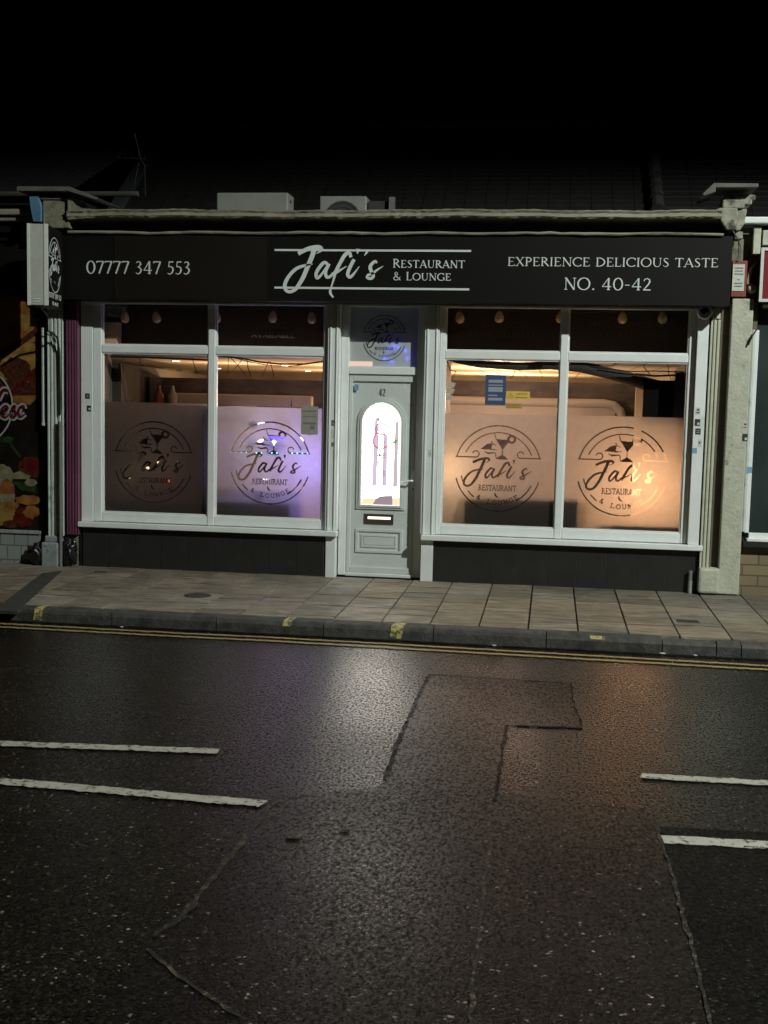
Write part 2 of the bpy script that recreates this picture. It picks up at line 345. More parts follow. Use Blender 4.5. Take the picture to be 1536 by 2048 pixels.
# ------------------------------------------------------------------ lettering drawn as pen strokes
T_, t_ = .135, .06
def arc(cx, cy, rx, ry, a0, a1, T=T_, t=t_, n=12):
    return [(cx+rx*math.cos(R(a0+(a1-a0)*i/n)), cy+ry*math.sin(R(a0+(a1-a0)*i/n)), t+(T-t)*abs(math.cos(R(a0+(a1-a0)*i/n)))) for i in range(n+1)]
def ln(x0, y0, x1, y1, w=T_): return [(x0, y0, w), (x1, y1, w)]
def sf(x, y, h=.11): return ln(x-h, y, x+h, y, t_)
GL = {
 'A': (.80, [ln(.06, 0, .40, 1, t_), ln(.38, 1, .74, 0), ln(.17, .33, .62, .33, t_), sf(.06, .03), sf(.74, .03)]),
 'B': (.66, [ln(.14, 0, .14, 1), arc(.16, .74, .33, .24, 90, -90), arc(.16, .26, .4, .25, 90, -90), sf(.14, .03), sf(.14, .97)]),
 'C': (.82, [arc(.47, .5, .42, .49, 42, 318), ln(.78, .72, .78, .95, t_)]),
 'D': (.86, [ln(.15, 0, .15, 1), arc(.2, .5, .58, .48, 90, -90), sf(.14, .03), sf(.14, .97)]),
 'E': (.66, [ln(.15, 0, .15, 1), ln(.04, .97, .56, .97, t_), ln(.15, .52, .48, .52, t_), ln(.04, .03, .60, .03, t_), ln(.56, .97, .56, .82, t_), ln(.60, .03, .62, .2, t_)]),
 'F': (.60, [ln(.15, 0, .15, 1), ln(.04, .97, .56, .97, t_), ln(.15, .52, .48, .52, t_), ln(.56, .97, .56, .82, t_), sf(.15, .03)]),
 'G': (.88, [arc(.47, .5, .42, .49, 42, 300), ln(.78, .04, .78, .42), sf(.76, .42), ln(.78, .74, .78, .95, t_)]),
 'H': (.86, [ln(.15, 0, .15, 1), ln(.72, 0, .72, 1), ln(.15, .52, .72, .52, t_), sf(.15, .03), sf(.15, .97), sf(.72, .03), sf(.72, .97)]),
 'I': (.32, [ln(.16, 0, .16, 1), sf(.16, .03), sf(.16, .97)]),
 'L': (.60, [ln(.15, 0, .15, 1), ln(.04, .03, .55, .03, t_), ln(.55, .03, .58, .2, t_), sf(.15, .97)]),
 'M': (1.0, [ln(.12, 0, .17, 1, t_), ln(.17, 1, .5, .08), ln(.5, .08, .83, 1, t_), ln(.83, 1, .88, 0), sf(.12, .03), sf(.88, .03)]),
 'N': (.88, [ln(.14, 0, .14, 1, t_), ln(.12, 1, .74, 0), ln(.74, 0, .74, 1, t_), sf(.14, .03), sf(.74, .97), sf(.1, .97, .07)]),
 'O': (.94, [arc(.47, .5, .41, .49, 0, 360, n=22)]),
 'P': (.62, [ln(.15, 0, .15, 1), arc(.17, .72, .38, .26, 90, -90), sf(.15, .03), sf(.13, .97)]),
 'R': (.74, [ln(.15, 0, .15, 1), arc(.17, .74, .36, .24, 90, -90), ln(.32, .5, .70, .02), sf(.15, .03), sf(.13, .97)]),
 'S': (.58, [[(.48, .84, .05), (.40, .95, .06), (.27, .97, .07), (.13, .88, .09), (.12, .72, .12), (.27, .55, .14), (.44, .40, .14), (.48, .22, .11), (.38, .07, .08), (.24, .03, .06), (.12, .08, .05), (.08, .2, .05)]]),
 'T': (.72, [ln(.36, 0, .36, 1), ln(.03, .97, .69, .97, t_), ln(.04, .97, .03, .82, t_), ln(.68, .97, .69, .82, t_), sf(.36, .03)]),
 'U': (.84, [[(.15, 1, T_), (.15, .4, T_), (.18, .2, .11), (.30, .05, .08), (.44, .02, .065), (.58, .06, .06), (.68, .2, t_), (.70, .4, t_), (.70, 1, t_)], sf(.15, .97), sf(.70, .97)]),
 'V': (.80, [ln(.08, 1, .42, 0), ln(.40, 0, .74, 1, t_), sf(.08, .97), sf(.74, .97)]),
 'W': (1.1, [ln(.08, 1, .32, 0), ln(.32, 0, .55, .95, t_), ln(.55, .95, .8, 0), ln(.8, 0, 1.02, 1, t_), sf(.08, .97), sf(1.02, .97)]),
 'X': (.78, [ln(.1, 1, .68, 0), ln(.66, 1, .1, 0, t_), sf(.1, .97), sf(.66, .97), sf(.1, .03), sf(.68, .03)]),
 'Y': (.74, [ln(.08, 1, .38, .48), ln(.38, .48, .68, 1, t_), ln(.38, .5, .38, 0), sf(.08, .97), sf(.68, .97), sf(.38, .03)]),
 'K': (.76, [ln(.15, 0, .15, 1), ln(.17, .48, .62, 1, t_), ln(.3, .6, .7, 0), sf(.15, .03), sf(.15, .97), sf(.7, .03)]),
 '&': (.84, [[(.76, .42, t_), (.64, .16, .08), (.44, .02, .08), (.22, .04, .1), (.11, .2, .12), (.17, .38, .12), (.36, .53, .09), (.49, .70, .08), (.46, .88, .07), (.34, .97, .07), (.22, .88, .09), (.23, .72, .11), (.44, .4, .13), (.78, .0, .12)]]),
 '0': (.74, [arc(.37, .5, .30, .49, 0, 360, n=22)]),
 '2': (.62, [[(.08, .76, .07), (.14, .92, .08), (.30, .98, .07), (.46, .90, .1), (.49, .72, .13), (.40, .5, .11), (.07, .03, .06)], ln(.05, .04, .56, .04, .09)]),
 '3': (.58, [[(.08, .88, .06), (.22, .98, .07), (.38, .92, .1), (.42, .76, .12), (.32, .60, .08), (.18, .54, .06)], [(.22, .54, .06), (.40, .46, .1), (.47, .27, .13), (.38, .08, .1), (.2, -.01, .07), (.04, .08, .06)]]),
 '4': (.72, [ln(.48, 1, .05, .30, t_), ln(.03, .29, .68, .29, .07), ln(.48, 1, .48, 0), sf(.48, .03)]),
 '5': (.58, [ln(.14, .96, .48, .96, .09), ln(.15, .98, .12, .56, t_), [(.11, .56, .06), (.28, .60, .08), (.43, .5, .11), (.47, .3, .13), (.38, .08, .1), (.2, -.01, .07), (.04, .08, .06)]]),
 '7': (.62, [ln(.04, .96, .60, .96, .08), ln(.58, .96, .24, 0, .11), ln(.04, .96, .04, .84, t_)]),
 '.': (.24, [ln(.09, .06, .21, .06, .13)]), '-': (.46, [ln(.07, .42, .39, .42, .07)]), ' ': (.38, []), "'": (.2, [ln(.12, 1, .08, .72, .09)]),
}
def text(s, u0, u1, v0, cap, small=None, bold=1.0):
    out = []; x = 0; first = True
    for ch in s:
        k = 1.0 if (small is None or first or ch in '&') else small
        adv, st = GL[ch]
        for q in st: out.append([(x+p[0]*k, p[1]*k, p[2]*bold) for p in q])
        x += adv*k+.06
        if ch == ' ': first = True
        elif ch != '&': first = False
    sx = (u1-u0)/(x-.06)
    return [[(u0+p[0]*sx, v0+p[1]*cap, p[2]*cap) for p in q] for q in out]
def smooth(st, n=5):
    P = [np.array(p, float) for p in st]; P = [2*P[0]-P[1]]+P+[2*P[-1]-P[-2]]; out = []
    for i in range(1, len(P)-2):
        for k in range(n):
            t = k/n; a, b, c, d = P[i-1:i+3]
            out.append(.5*((2*b)+(-a+c)*t+(2*a-5*b+4*c-d)*t*t+(-a+3*b-3*c+d)*t**3))
    out.append(P[-2]); return [(p[0], p[1], max(p[2], .004)) for p in out]
BRUSH_J = [smooth(q) for q in [
 [(370, 178, 50), (420, 150, 52), (520, 108, 52), (630, 92, 52), (672, 115, 42), (660, 145, 24), (608, 176, 8)],
 [(585, 110, 62), (540, 240, 60), (495, 345, 58), (445, 470, 55), (395, 560, 52), (335, 640, 46), (262, 668, 42), (208, 635, 44), (205, 560, 48), (262, 455, 44), (350, 370, 42), (455, 330, 34), (560, 310, 10)]]]
BRUSH_A = [smooth(q) for q in [
 [(770, 330, 30), (715, 290, 42), (655, 345, 44), (608, 430, 44), (622, 490, 40), (668, 455, 30), (725, 375, 28), (768, 310, 34)],
 [(772, 305, 42), (730, 410, 42), (745, 475, 42), (790, 470, 36), (850, 410, 30)]]]
BRUSH_F = [smooth(q) for q in [
 [(1055, 225, 40), (1030, 168, 46), (975, 195, 48), (920, 290, 46), (862, 405, 42), (838, 500, 26), (805, 610, 22), (795, 680, 34), (835, 740, 20)],
 [(810, 445, 40), (880, 412, 34), (1000, 338, 10)]]]
BRUSH_I = [smooth(q) for q in [[(1095, 250, 44), (1045, 350, 46), (1015, 440, 44), (1045, 478, 40), (1090, 440, 30), (1165, 340, 6)]]]+[[(1140, 118, 54), (1136, 180, 8)]]
BRUSH_Q = [[(1262, 150, 36), (1226, 204, 8)]]
BRUSH_S = [smooth(q) for q in [[(1388, 296, 26), (1360, 275, 32), (1305, 338, 46), (1318, 400, 44), (1345, 460, 40), (1318, 494, 38), (1268, 484, 34), (1275, 452, 30), (1330, 432, 32), (1400, 380, 24), (1470, 335, 6)]]]
# round emblem in units of its radius
def polar(r, a0, a1, w=.032, n=30): return [(r*math.cos(R(a0+(a1-a0)*i/n)), r*math.sin(R(a0+(a1-a0)*i/n)), w) for i in range(n+1)]
def emblem(fine=True, quote=True):
    o = [polar(1, 165, 15), polar(.84, 154, 24, .027), polar(1, 195, 342, .032), polar(.87, 193, 201, .03, 4), polar(.87, 219, 231, .03, 4), polar(.87, 302, 334, .034, 8)]
    for m in (-1, 1):
        o.append([(m*.985, .255, .03), (m*.52, .255, .03)])
        o.append([(m*(.52-.075*math.sin(R(a))), .33-.075*math.cos(R(a)), .026) for a in range(0, 251, 25)])
    def mp(q): return [((x-770)/630, (785-y)/630, w/630) for x, y, w in q]
    o += [mp([(735, 365, 6), (935, 375, 6)]), mp([(836, 366, 200), (833, 430, 108), (830, 500, 14)]), mp([(830, 498, 14), (828, 590, 14)]), mp([(828, 582, 14), (827, 612, 100), (826, 638, 178)]), mp([(710, 278, 12), (738, 362, 14)])]
    o += [mp([(960+50*math.cos(R(a)), 350+50*math.sin(R(a)), 34) for a in range(0, 361, 30)])]
    o += [mp([(515, 500, 8), (560, 486, 44), (610, 468, 84), (650, 460, 90), (662, 462, 88)]), mp([(660, 505, 24), (745, 508, 8)]), mp([(570, 540, 12), (620, 562, 26), (700, 552, 20), (730, 562, 16), (740, 630, 10)]), mp([(664, 390, 18), (690, 425, 12), (735, 440, 6)])]
    for q in BRUSH_J+BRUSH_A+BRUSH_F[1:]+BRUSH_I+BRUSH_S+[BRUSH_F[0][:24]]:
        o.append([((255+(x-175)*.776-770)/630, (785-(630+(y-80)*.72))/630, w*.72/630) for x, y, w in q])
    o.append(mp([(738, 1150, 22), (748, 1185, 26), (780, 1208, 14)]))
    if fine:
        o += text('RESTAURANT', -.44, .44, -.52, .13, bold=1.0)
        for i, ch in enumerate('& LOUNGE'):
            if ch == ' ': continue
            a = R(238+i*9.4); cx, cy = .80*math.cos(a), .80*math.sin(a)
            for q in text(ch, -.05, .05, -.05, .10, bold=1.1):
                ca, sa = math.cos(a+math.pi/2), math.sin(a+math.pi/2)
                o.append([(cx+p[0]*ca-p[1]*sa, cy+p[0]*sa+p[1]*ca, p[2]) for p in q])
    return o
def front(y): return lambda u, v, d: (u, y-d, v)               # a plane facing the street

# ================================================================== THE SETTING
ground = MB().box(-300, 300, -300, 300, -.30, -.06).build('ground', M_road, kind='structure')
MB().add([(-60, -10.4, 0), (60, -10.4, 0), (60, -2.30, 0), (-60, -2.30, 0)], [(0, 1, 2, 3)]).build('road', M_road, kind='structure')
MB().box(-60, 60, -16, -10.55, -.05, .12).box(-60, 60, -10.55, -10.4, -.05, .118).build('far_pavement', M_kerb, kind='structure')
mb = MB()
def jag(p, q, n, a): return [(p[0]+(q[0]-p[0])*i/n+rng.normal(0, a), p[1]+(q[1]-p[1])*i/n+rng.normal(0, a)) for i in range(n)]
def patch(name, m, pts, z, a=.008):
    poly = []
    for i in range(len(pts)): poly += jag(pts[i], pts[(i+1) % len(pts)], 14, a)
    b = MB(); b.add([(x, y, z) for x, y in poly], [list(range(len(poly)))]); return b.build(name, m, kind='structure')
patch('road_patch', M_patch, [(.885, -3.56), (1.89, -3.60), (1.90, -4.05), (1.95, -4.73), (1.50, -4.76), (1.485, -6.0), (2.25, -6.1), (2.262, -6.9), (2.272, -9.9), (.36, -9.9), (.30, -7.9), (.385, -7.2), (.40, -6.3), (.90, -6.05), (.885, -5.2)], .004)
patch('road_patch', M_smooth, [(2.265, -6.32), (9, -6.28), (9, -9.9), (2.285, -9.9), (2.275, -7.5), (2.268, -6.8)], .0045)
def seam(pts, wd, z, m, jit=.003, step=.05):
    b = MB(); st = []
    for i in range(len(pts)-1):
        p, q = pts[i], pts[i+1]; k = max(2, int(math.hypot(q[0]-p[0], q[1]-p[1])/step))
        st += [(p[0]+(q[0]-p[0])*t/k+rng.normal(0, jit), p[1]+(q[1]-p[1])*t/k+rng.normal(0, jit), wd*rng.uniform(.5, 1.3)) for t in range(k)]
    if m is M_smooth: st = [(p_[0], p_[1], p_[2]*.6) for p_ in st]
    st = smooth(st, 4)
    b.ribbon(st, lambda u, v, d: (u, v, z+d), 0, .0015); return b.build('road_seam', m, kind='structure')
seam([(.42, -6.26), (.385, -7.2), (.365, -7.69), (.30, -7.91)], .034, .006, M_grit)
seam([(.33, -7.95), (.56, -8.18), (.81, -8.37)], .018, .006, M_grit, .005)
seam([(2.25, -6.24), (2.265, -6.84), (2.274, -7.5), (2.27, -8.4)], .018, .006, M_grit)
seam([(1.486, -6.3), (1.49, -7.5), (1.503, -8.4)], .016, .006, M_grit, .005)
seam([(.885, -3.561), (1.89, -3.60)], .020, .006, M_smooth)
seam([(1.95, -4.73), (1.493, -4.765)], .034, .006, M_smooth)
seam([(1.49, -4.77), (1.484, -5.3), (1.486, -6.2)], .035, .006, M_smooth)
seam([(.885, -3.561), (.88, -5.2), (.90, -6.0)], .045, .006, M_smooth)
seam([(1.895, -3.6), (1.90, -4.05), (1.947, -4.73)], .018, .006, M_smooth)
def mark(name, pts, wd, m, jit, z=.0075):
    b = MB(); st = []
    for i in range(len(pts)-1):
        p, q = pts[i], pts[i+1]; k = max(2, int(math.hypot(q[0]-p[0], q[1]-p[1])/.03))
        st += [(p[0]+(q[0]-p[0])*t/k, p[1]+(q[1]-p[1])*t/k+rng.normal(0, jit), wd*(1+rng.normal(0, .07))) for t in range(k+1)]
    b.ribbon(st, lambda u, v, d: (u, v, z+d), 0, .002); return b.build(name, m, kind='structure')
mark('white_road_marking', [(-4.2, -5.98), (-1.30, -5.766), (-.075, -5.647)], .088, M_white, .003)
mark('white_road_marking', [(-4.2, -6.22), (-1.01, -6.362), (.37, -6.42)], .090, M_white, .004)
mark('white_road_marking', [(2.235, -5.592), (2.9, -5.575), (5.4, -5.5)], .082, M_white, .004)
mark('white_road_marking', [(2.264, -6.505), (2.73, -6.48), (6.0, -6.4)], .098, M_white, .002)
mark('yellow_line', [(-9, -2.60), (-2.9, -2.60), (-1.2, -2.62), (-.6, -2.60), (.4, -2.615), (3.4, -2.70), (9, -2.86)], .045, M_dyellow, .004)
mark('yellow_line', [(-9, -2.735), (-2.9, -2.735), (-1.2, -2.75), (-.6, -2.73), (.4, -2.755), (3.4, -2.835), (9, -3.0)], .045, M_dyellow, .004)
# gutter grit along the kerb
seam([(-8, -2.47), (0, -2.465), (8, -2.50)], .09, .003, M_smooth, .01, .05)

# pavement of staggered slabs
mb = MB(); xs = [.35+.405*k for k in range(-14, 15)]
for i in range(len(xs)-1):
    x0, x1 = xs[i], xs[i+1]; y = -2.285; first = True
    while y < -.02:
        L = random.choice((.20, .26, .34, .45, .52)) if not first else random.choice((.12, .22, .36, .50))
        first = False
        y1 = min(y+L, 0.0)
        if y1 > -.18: y1 = 0.0
        if abs((x0+x1)/2+3.1) < .25 and False: pass
        k = random.uniform(.66, 1.06); wr = random.uniform(-.10, .05)
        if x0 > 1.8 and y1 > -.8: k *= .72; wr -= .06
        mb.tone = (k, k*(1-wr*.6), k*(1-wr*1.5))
        g = random.uniform(.005, .013); gx0 = .0075; z = [.12+random.gauss(0, .0018) for _ in range(4)]
        a = [(x0+gx0, y+g), (x1-gx0, y+g), (x1-gx0, y1-g), (x0+gx0, y1-g)]
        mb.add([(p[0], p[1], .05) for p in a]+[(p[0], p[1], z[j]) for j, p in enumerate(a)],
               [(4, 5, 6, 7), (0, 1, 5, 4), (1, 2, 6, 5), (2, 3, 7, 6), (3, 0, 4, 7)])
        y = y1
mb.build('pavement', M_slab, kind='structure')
MB().box(-60, 60, -2.28, .0, -.05, .092).build('pavement_bed', M_dark, kind='structure')
for a, b in ((-60, xs[0]), (xs[-1], 60)): MB().box(a, b, -2.28, 0, -.04, .12).build('pavement', M_slab, kind='structure')
# kerb stones
mb = MB(); x = -2.86
joints = [x]
while x < 2.4: x += .915; joints.append(x)
joints += [3.05, 3.24, 3.9, 4.8, 5.7]
for a, b in zip(joints, joints[1:]):
    dz = random.gauss(0, .003)-(.012 if a > 2.3 else 0); e = .004
    nseg = 8; pr = [(-2.412, -.02), (-2.412+random.gauss(0, .002), .075), (-2.402, .102+dz), (-2.385, .112+dz), (-2.288, .117+dz), (-2.288, -.02)]
    for k in range(nseg):
        xa, xb = a+e+(b-a-2*e)*k/nseg, a+e+(b-a-2*e)*(k+1)/nseg
        mb.prism(pr, xa, xb, 'x')
for k in range(14): mb.prism([(-2.412, -.02), (-2.412, .03), (-2.40, .04), (-2.288, .045), (-2.288, -.02)], -2.87-.9*(k+1)+.004, -2.87-.9*k-.004, 'x')
for k in range(10): mb.prism([(-2.41, -.02), (-2.41, .085), (-2.40, .1), (-2.288, .112), (-2.288, -.02)], 5.7+.9*k+.004, 5.7+.9*(k+1)-.004, 'x')
mb.build('kerb', M_kerb, kind='structure')
# loading marks painted over the kerb
for cx, wd, kk in ((-2.60, .075, 1), (.50, .10, 1), (2.12, .12, .6), (-.42, .07, .3)):
    b = MB(); z0 = .012 if kk == 1 else .07
    b.add([(cx-wd/2-.01, -2.4155, z0), (cx+wd/2-.01, -2.4155, z0), (cx+wd/2, -2.4150, .078), (cx+wd/2, -2.404, .1065), (cx+wd/2+.004, -2.386, .1165), (cx+wd/2+.02, -2.292, .1215), (cx-wd/2+.02, -2.292, .1215), (cx-wd/2+.004, -2.386, .1165), (cx-wd/2, -2.404, .1065), (cx-wd/2, -2.4150, .078)],
          [(0, 1, 2, 9), (9, 2, 3, 8), (8, 3, 4, 7), (7, 4, 5, 6)])
    b.build('yellow_kerb_mark', M_kyellow, kind='structure')
# slanting drain channel across the pavement
a = [G(84, 1147, .12), G(124, 1142, .12), G(34, 1224, .12), G(-14, 1222, .12)]
MB().prism(a, .10, .1245, 'z').build('drain_channel', M_drain, kind='structure')

# ================================================================== STREET LAMP (behind the camera, the light of the picture)
sl = thing('street_lamp', (10.5, -11.3, .12), 'tall grey street lamp on the far pavement, lighting the shopfront', 'street lamp')
MB().lathe([(.11, 0), (.11, 1.2), (.07, 1.25), (.05, 10.3)], (10.5, -11.3, .12), 16).build('post', M_metal, sl, smooth=True)
MB().tube([(10.5, -11.3, 10.35), (10.5, -11.0, 10.62), (10.5, -9.5, 10.68)], .035).build('arm', M_metal, sl)
MB().box(10.36, 10.64, -9.6, -8.9, 10.6, 10.72).build('lamp_head', M_metal, sl, bevel=.02)
MB().box(10.40, 10.60, -9.55, -8.95, 10.585, 10.599).build('lens', emit('lamp_lens', (.92, 1, .88), 6), sl)
sp = lamp('lamp_light', 'SPOT', (LAMP.x, LAMP.y, 10.55), 12600, (.95, 1.0, .93), sl, .12, spot_size=R(140), spot_blend=.22)
sp.rotation_euler = Vector((-.25, -.15, -1)).to_track_quat('-Z', 'Y').to_euler()

# ================================================================== SHOP BUILDING
shop = thing('shop_building', (0, 3, .12), 'single-storey restaurant shopfront with white frames, dark tiles and weathered cornice', 'shop')
# ---- shell
b = MB()
b.box(-3.55, -3.2, .0, .30, .0, 3.6).box(-5.6, -3.2, .30, .50, .0, 3.6).box(-5.6, -5.4, .50, 11.4, .0, 3.6).box(3.2, 3.55, .0, 11.4, .0, 3.6).box(-5.4, 3.2, 11.2, 11.4, .0, 3.6)
b.box(-3.2, 3.2, .02, .30, 2.935, 3.60)
b.build('wall', M_stone, shop)
MB().box(-3.55, 3.55, -.05, 1.6, 3.60, 3.66).box(-5.6, 3.55, 1.6, 11.4, 3.60, 3.64).build('flat_roof', M_lead, shop)
MB().box(-3.2, 3.2, .07, .5, .02, .10).box(-5.4, 3.2, .5, 11.2, .02, .10).build('floor', M_wood, shop)
MB().box(-3.2, 3.2, .34, .5, 2.40, 2.44).box(-5.4, 3.2, .5, 11.2, 2.40, 2.44).build('ceiling', M_ceil, shop)
MB().prism([(-2.90, .34), (-4.45, 9.0), (-4.55, 9.0), (-3.0, .34)], .1, 2.272, 'z').build('side_partition', mat('dark_side_wall', (.034, .024, .017), .8, .3, 3, .2, 15), shop)
b = MB(); b.box(3.12, 3.2, .34, 11.2, .1, 2.40).box(-5.4, 3.12, 11.0, 11.2, .1, 2.40)
b.build('room_lining', M_room, shop)
for x0, x1 in ((-3.2, -.60), (.60, 3.2)): MB().box(x0, x1, .30, .34, 2.402, 2.93).build('upper_board', M_panel, shop)
for x0, x1 in ((-3.2, -3.0), (3.0, 3.2)): MB().box(x0, x1, .075, .34, .1, 2.93).build('return', M_room, shop)   # returns beside the panes
MB().box(-.62, -.585, .08, .95, .1, 2.93).box(.56, .60, .08, .95, .1, 2.93).box(-.585, .56, .93, .95, .1, 2.93).box(-.585, .56, .2, .93, 2.90, 2.93).build('lobby', M_ceil, shop)

# ---- riser of dark tiles
b = MB()
for x0, x1 in ((-3.185, -.58), (.54, 3.165)):
    n = round((x1-x0)/.297)
    for k in range(n):
        xa, xb = x0+(x1-x0)*k/n, x0+(x1-x0)*(k+1)/n
        b.m = 0; b.box(xa+.0022, xb-.0022, -.030, .02, .105, .545)
    b.m = 1; b.box(x0, x1, -.026, .03, .10, .546)
b.build('stall_riser', [M_tile, M_grout], shop, bevel=.002)

# ---- windows
def sheet(x0, x1, z0, z1, y): return MB().add([(x0, y, z0), (x1, y, z0), (x1, y, z1), (x0, y, z1)], [(0, 1, 2, 3)])
EMB = emblem()
def film(parent, x0, x1, z0, z1, cx, cz, rad, y=.062, step=.004, squash=1.0):
    nx, nz = int((x1-x0)/step), int((z1-z0)/step)
    X = x0+(np.arange(nx)+.5)*(x1-x0)/nx; Zc = z0+(np.arange(nz)+.5)*(z1-z0)/nz
    hole = np.zeros((nz, nx), bool); gx, gz = np.meshgrid(X, Zc)
    U = (gx-cx)/(rad*squash); V = (gz-cz)/rad
    for st in EMB:
        for p, q in zip(st, st[1:]):
            wmax = max(p[2], q[2])/2+.01
            i0 = np.searchsorted(X, cx+(min(p[0], q[0])-wmax)*rad*squash); i1 = np.searchsorted(X, cx+(max(p[0], q[0])+wmax)*rad*squash)
            j0 = np.searchsorted(Zc, cz+(min(p[1], q[1])-wmax)*rad); j1 = np.searchsorted(Zc, cz+(max(p[1], q[1])+wmax)*rad)
            if i1 <= i0 or j1 <= j0: continue
            u, v = U[j0:j1, i0:i1], V[j0:j1, i0:i1]
            dx, dy = q[0]-p[0], q[1]-p[1]; l2 = dx*dx+dy*dy+1e-12
            tu = ((u-p[0])*dx+(v-p[1])*dy)/l2; t = np.clip(tu, 0, 1); mg = min(max(p[2], q[2])/2, .016)/math.sqrt(l2)
            d = np.hypot(u-p[0]-t*dx, v-p[1]-t*dy)
            hole[j0:j1, i0:i1] |= (d < np.maximum((p[2]+(q[2]-p[2])*t)/2, .009)) & (tu > -mg) & (tu < 1+mg)
    mb = MB(); dz = (z1-z0)/nz; dx = (x1-x0)/nx; j = 0
    while j < nz:                                             # merge rows that are identical
        k = j+1
        while k < nz and (hole[k] == hole[j]).all(): k += 1
        i = 0
        while i < nx:
            if hole[j, i]: i += 1; continue
            e = i
            while e < nx and not hole[j, e]: e += 1
            mb.add([(x0+i*dx, y, z0+j*dz), (x0+e*dx, y, z0+j*dz), (x0+e*dx, y, z0+k*dz), (x0+i*dx, y, z0+k*dz)], [(0, 1, 2, 3)]); i = e
        j = k
    return mb.build('frosted_film', M_film, parent)
ZB, ZT0, ZT1, ZTOP = .70, 2.375, 2.458, 2.893
def window(xo0, xo1, cols, sx0, sx1, label):
    f = MB()
    f.box(xo0, cols[0][0], 0, .07, .60, 2.932).box(cols[1][1], xo1, 0, .07, .60, 2.932)
    for c in cols:
        f.box(c[0], c[1], .003, .068, .60, ZB); f.box(c[0], c[1], .003, .068, ZT0, ZT1); f.box(c[0], c[1], .003, .068, ZTOP, 2.930)
    m0, m1 = cols[0][1], cols[1][0]
    f.box(m0, m1, -.002, .07, .60, 2.931)
    fr = f.build('window', M_upvc, shop, bevel=.009)
    if label: fr['label'] = label
    g = MB()
    for c in cols:                                            # glazing beads
        for z0, z1 in ((ZB, ZT0), (ZT1, ZTOP)):
            g.box(c[0], c[0]+.012, .015, .06, z0, z1).box(c[1]-.012, c[1], .015, .06, z0, z1)
            g.box(c[0]+.012, c[1]-.012, .015, .06, z0, z0+.012).box(c[0]+.012, c[1]-.012, .015, .06, z1-.012, z1)
    g.build('glazing_bead', M_upvc, fr, bevel=.003)
    MB().box(sx0, sx1, -.095, -.001, .545, .598).build('sill', M_upvc, fr, bevel=.006)
    for c in cols:
        sheet(c[0], c[1], ZB, ZT0, .045).build('pane', M_glass, fr)
        sheet(c[0], c[1], ZT1, ZTOP, .045).build('pane', M_glass, fr)
    return fr
winL = window(-3.073, -.577, ((-2.985, -1.835), (-1.758, -.622)), -3.215, -.440, None)
winR = window(.562, 3.058, ((.615, 1.757), (1.832, 2.993)), .425, 3.203, None)
ZF = {'a': 1.855, 'b': 1.80}
film(winL, -2.985, -1.835, ZB, 1.865, W(303, 920)[0], W(303, 925)[1], .425)
film(winL, -1.758, -.622, ZB, 1.845, W(537, 920)[0], W(537, 927)[1], .425)
film(winR, .615, 1.757, ZB, 1.83, W(995, 938)[0], W(995, 938)[1], .432)
film(winR, 1.832, 2.993, ZB, 1.84, W(1245, 944)[0], W(1245, 944)[1], .442)
# faint words on the upper panes
b = MB()
for s, p0, p1, z in (('SERVICE', 514, 576, 656), ('AVAILABLE', 503, 590, 675), ('FREE LOCAL', 955, 1055, 655), ('HOME DELIVERY', 940, 1072, 673), ('SPECIAL DISCOUNT', 1178, 1338, 654), ('ON COLLECTIONS', 1180, 1336, 674)):
    x0, zz = W(p0, z, .055); x1, _ = W(p1, z, .055)
    tot = text(s, x0, x1, zz, .058); k = 0
    for wd in s.split(' '):
        n_ = sum(len(GL[c][1]) for c in wd); wb = MB(); wb.strokes(tot[k:k+n_], front(.056), 0, .001); wb.build('window_lettering', M_paneltext, shop); k += n_

# ---- boards beside the windows and the door
b = MB()
for x0, x1, yb_ in ((-3.205, -3.076, -.012), (3.061, 3.166, -.062)): MB().box(x0, x1, yb_, .06, .60, 2.93).build('jamb_board', M_board, shop, bevel=.004)
for x0, x1 in ((-.574, -.452), (.412, .559)):
    b = MB(); b.box(x0, x1, -.035, .10, .60, 2.93); b.box(x0+.022, x0+.036, -.046, -.036, .60, 2.93); b.box(x1-.036, x1-.022, -.046, -.036, .60, 2.93)
    b.box(x0+.012, x1-.01, -.040, .10, .11, .54)
    b.build('door_board', M_board, shop, bevel=.004)

# ---- door
dr = MB()
dr.box(-.450, -.372, .06, .16, .13, 2.93).box(.332, .410, .06, .16, .13, 2.93)
dr.box(-.372, .332, .062, .16, 2.205, 2.285).box(-.372, .332, .062, .16, 2.885, 2.928).box(-.372, .332, .064, .16, .122, .16)
door = dr.build('door', M_upvc, shop, bevel=.008)
lf = MB()
lf.box(-.368, .328, .105, .15, .162, 2.203)
x0, x1, z0, z1 = -.368, .328, .162, 2.203
for p in ((x0, x0+.038, z0, z1), (x1-.038, x1, z0, z1)): lf.box(p[0], p[1], .082, .1055, p[2], p[3])
lf.box(x0+.038, x1-.038, .083, .1055, z1-.07, z1); lf.box(x0+.038, x1-.038, .083, .1055, z0, z0+.06)
leaf = lf.build('leaf', M_door, door, bevel=.006)
def ring(b, x0, x1, z0, z1, w, y0, y1):
    b.box(x0, x1, y0, y1, z0, z0+w).box(x0, x1, y0, y1, z1-w, z1).box(x0, x0+w, y0, y1, z0+w, z1-w).box(x1-w, x1, y0, y1, z0+w, z1-w)
pn = MB(); ring(pn, -.276, .216, .37, .618, .03, .092, .106); ring(pn, -.215, .155, .425, .56, .022, .096, .106); pn.box(-.19, .13, .099, .106, .45, .535)
pn.build('moulded_panel', M_door, door, bevel=.005)
CXg, RG, ZS, ZG0 = -.022, .203, 1.712, .868
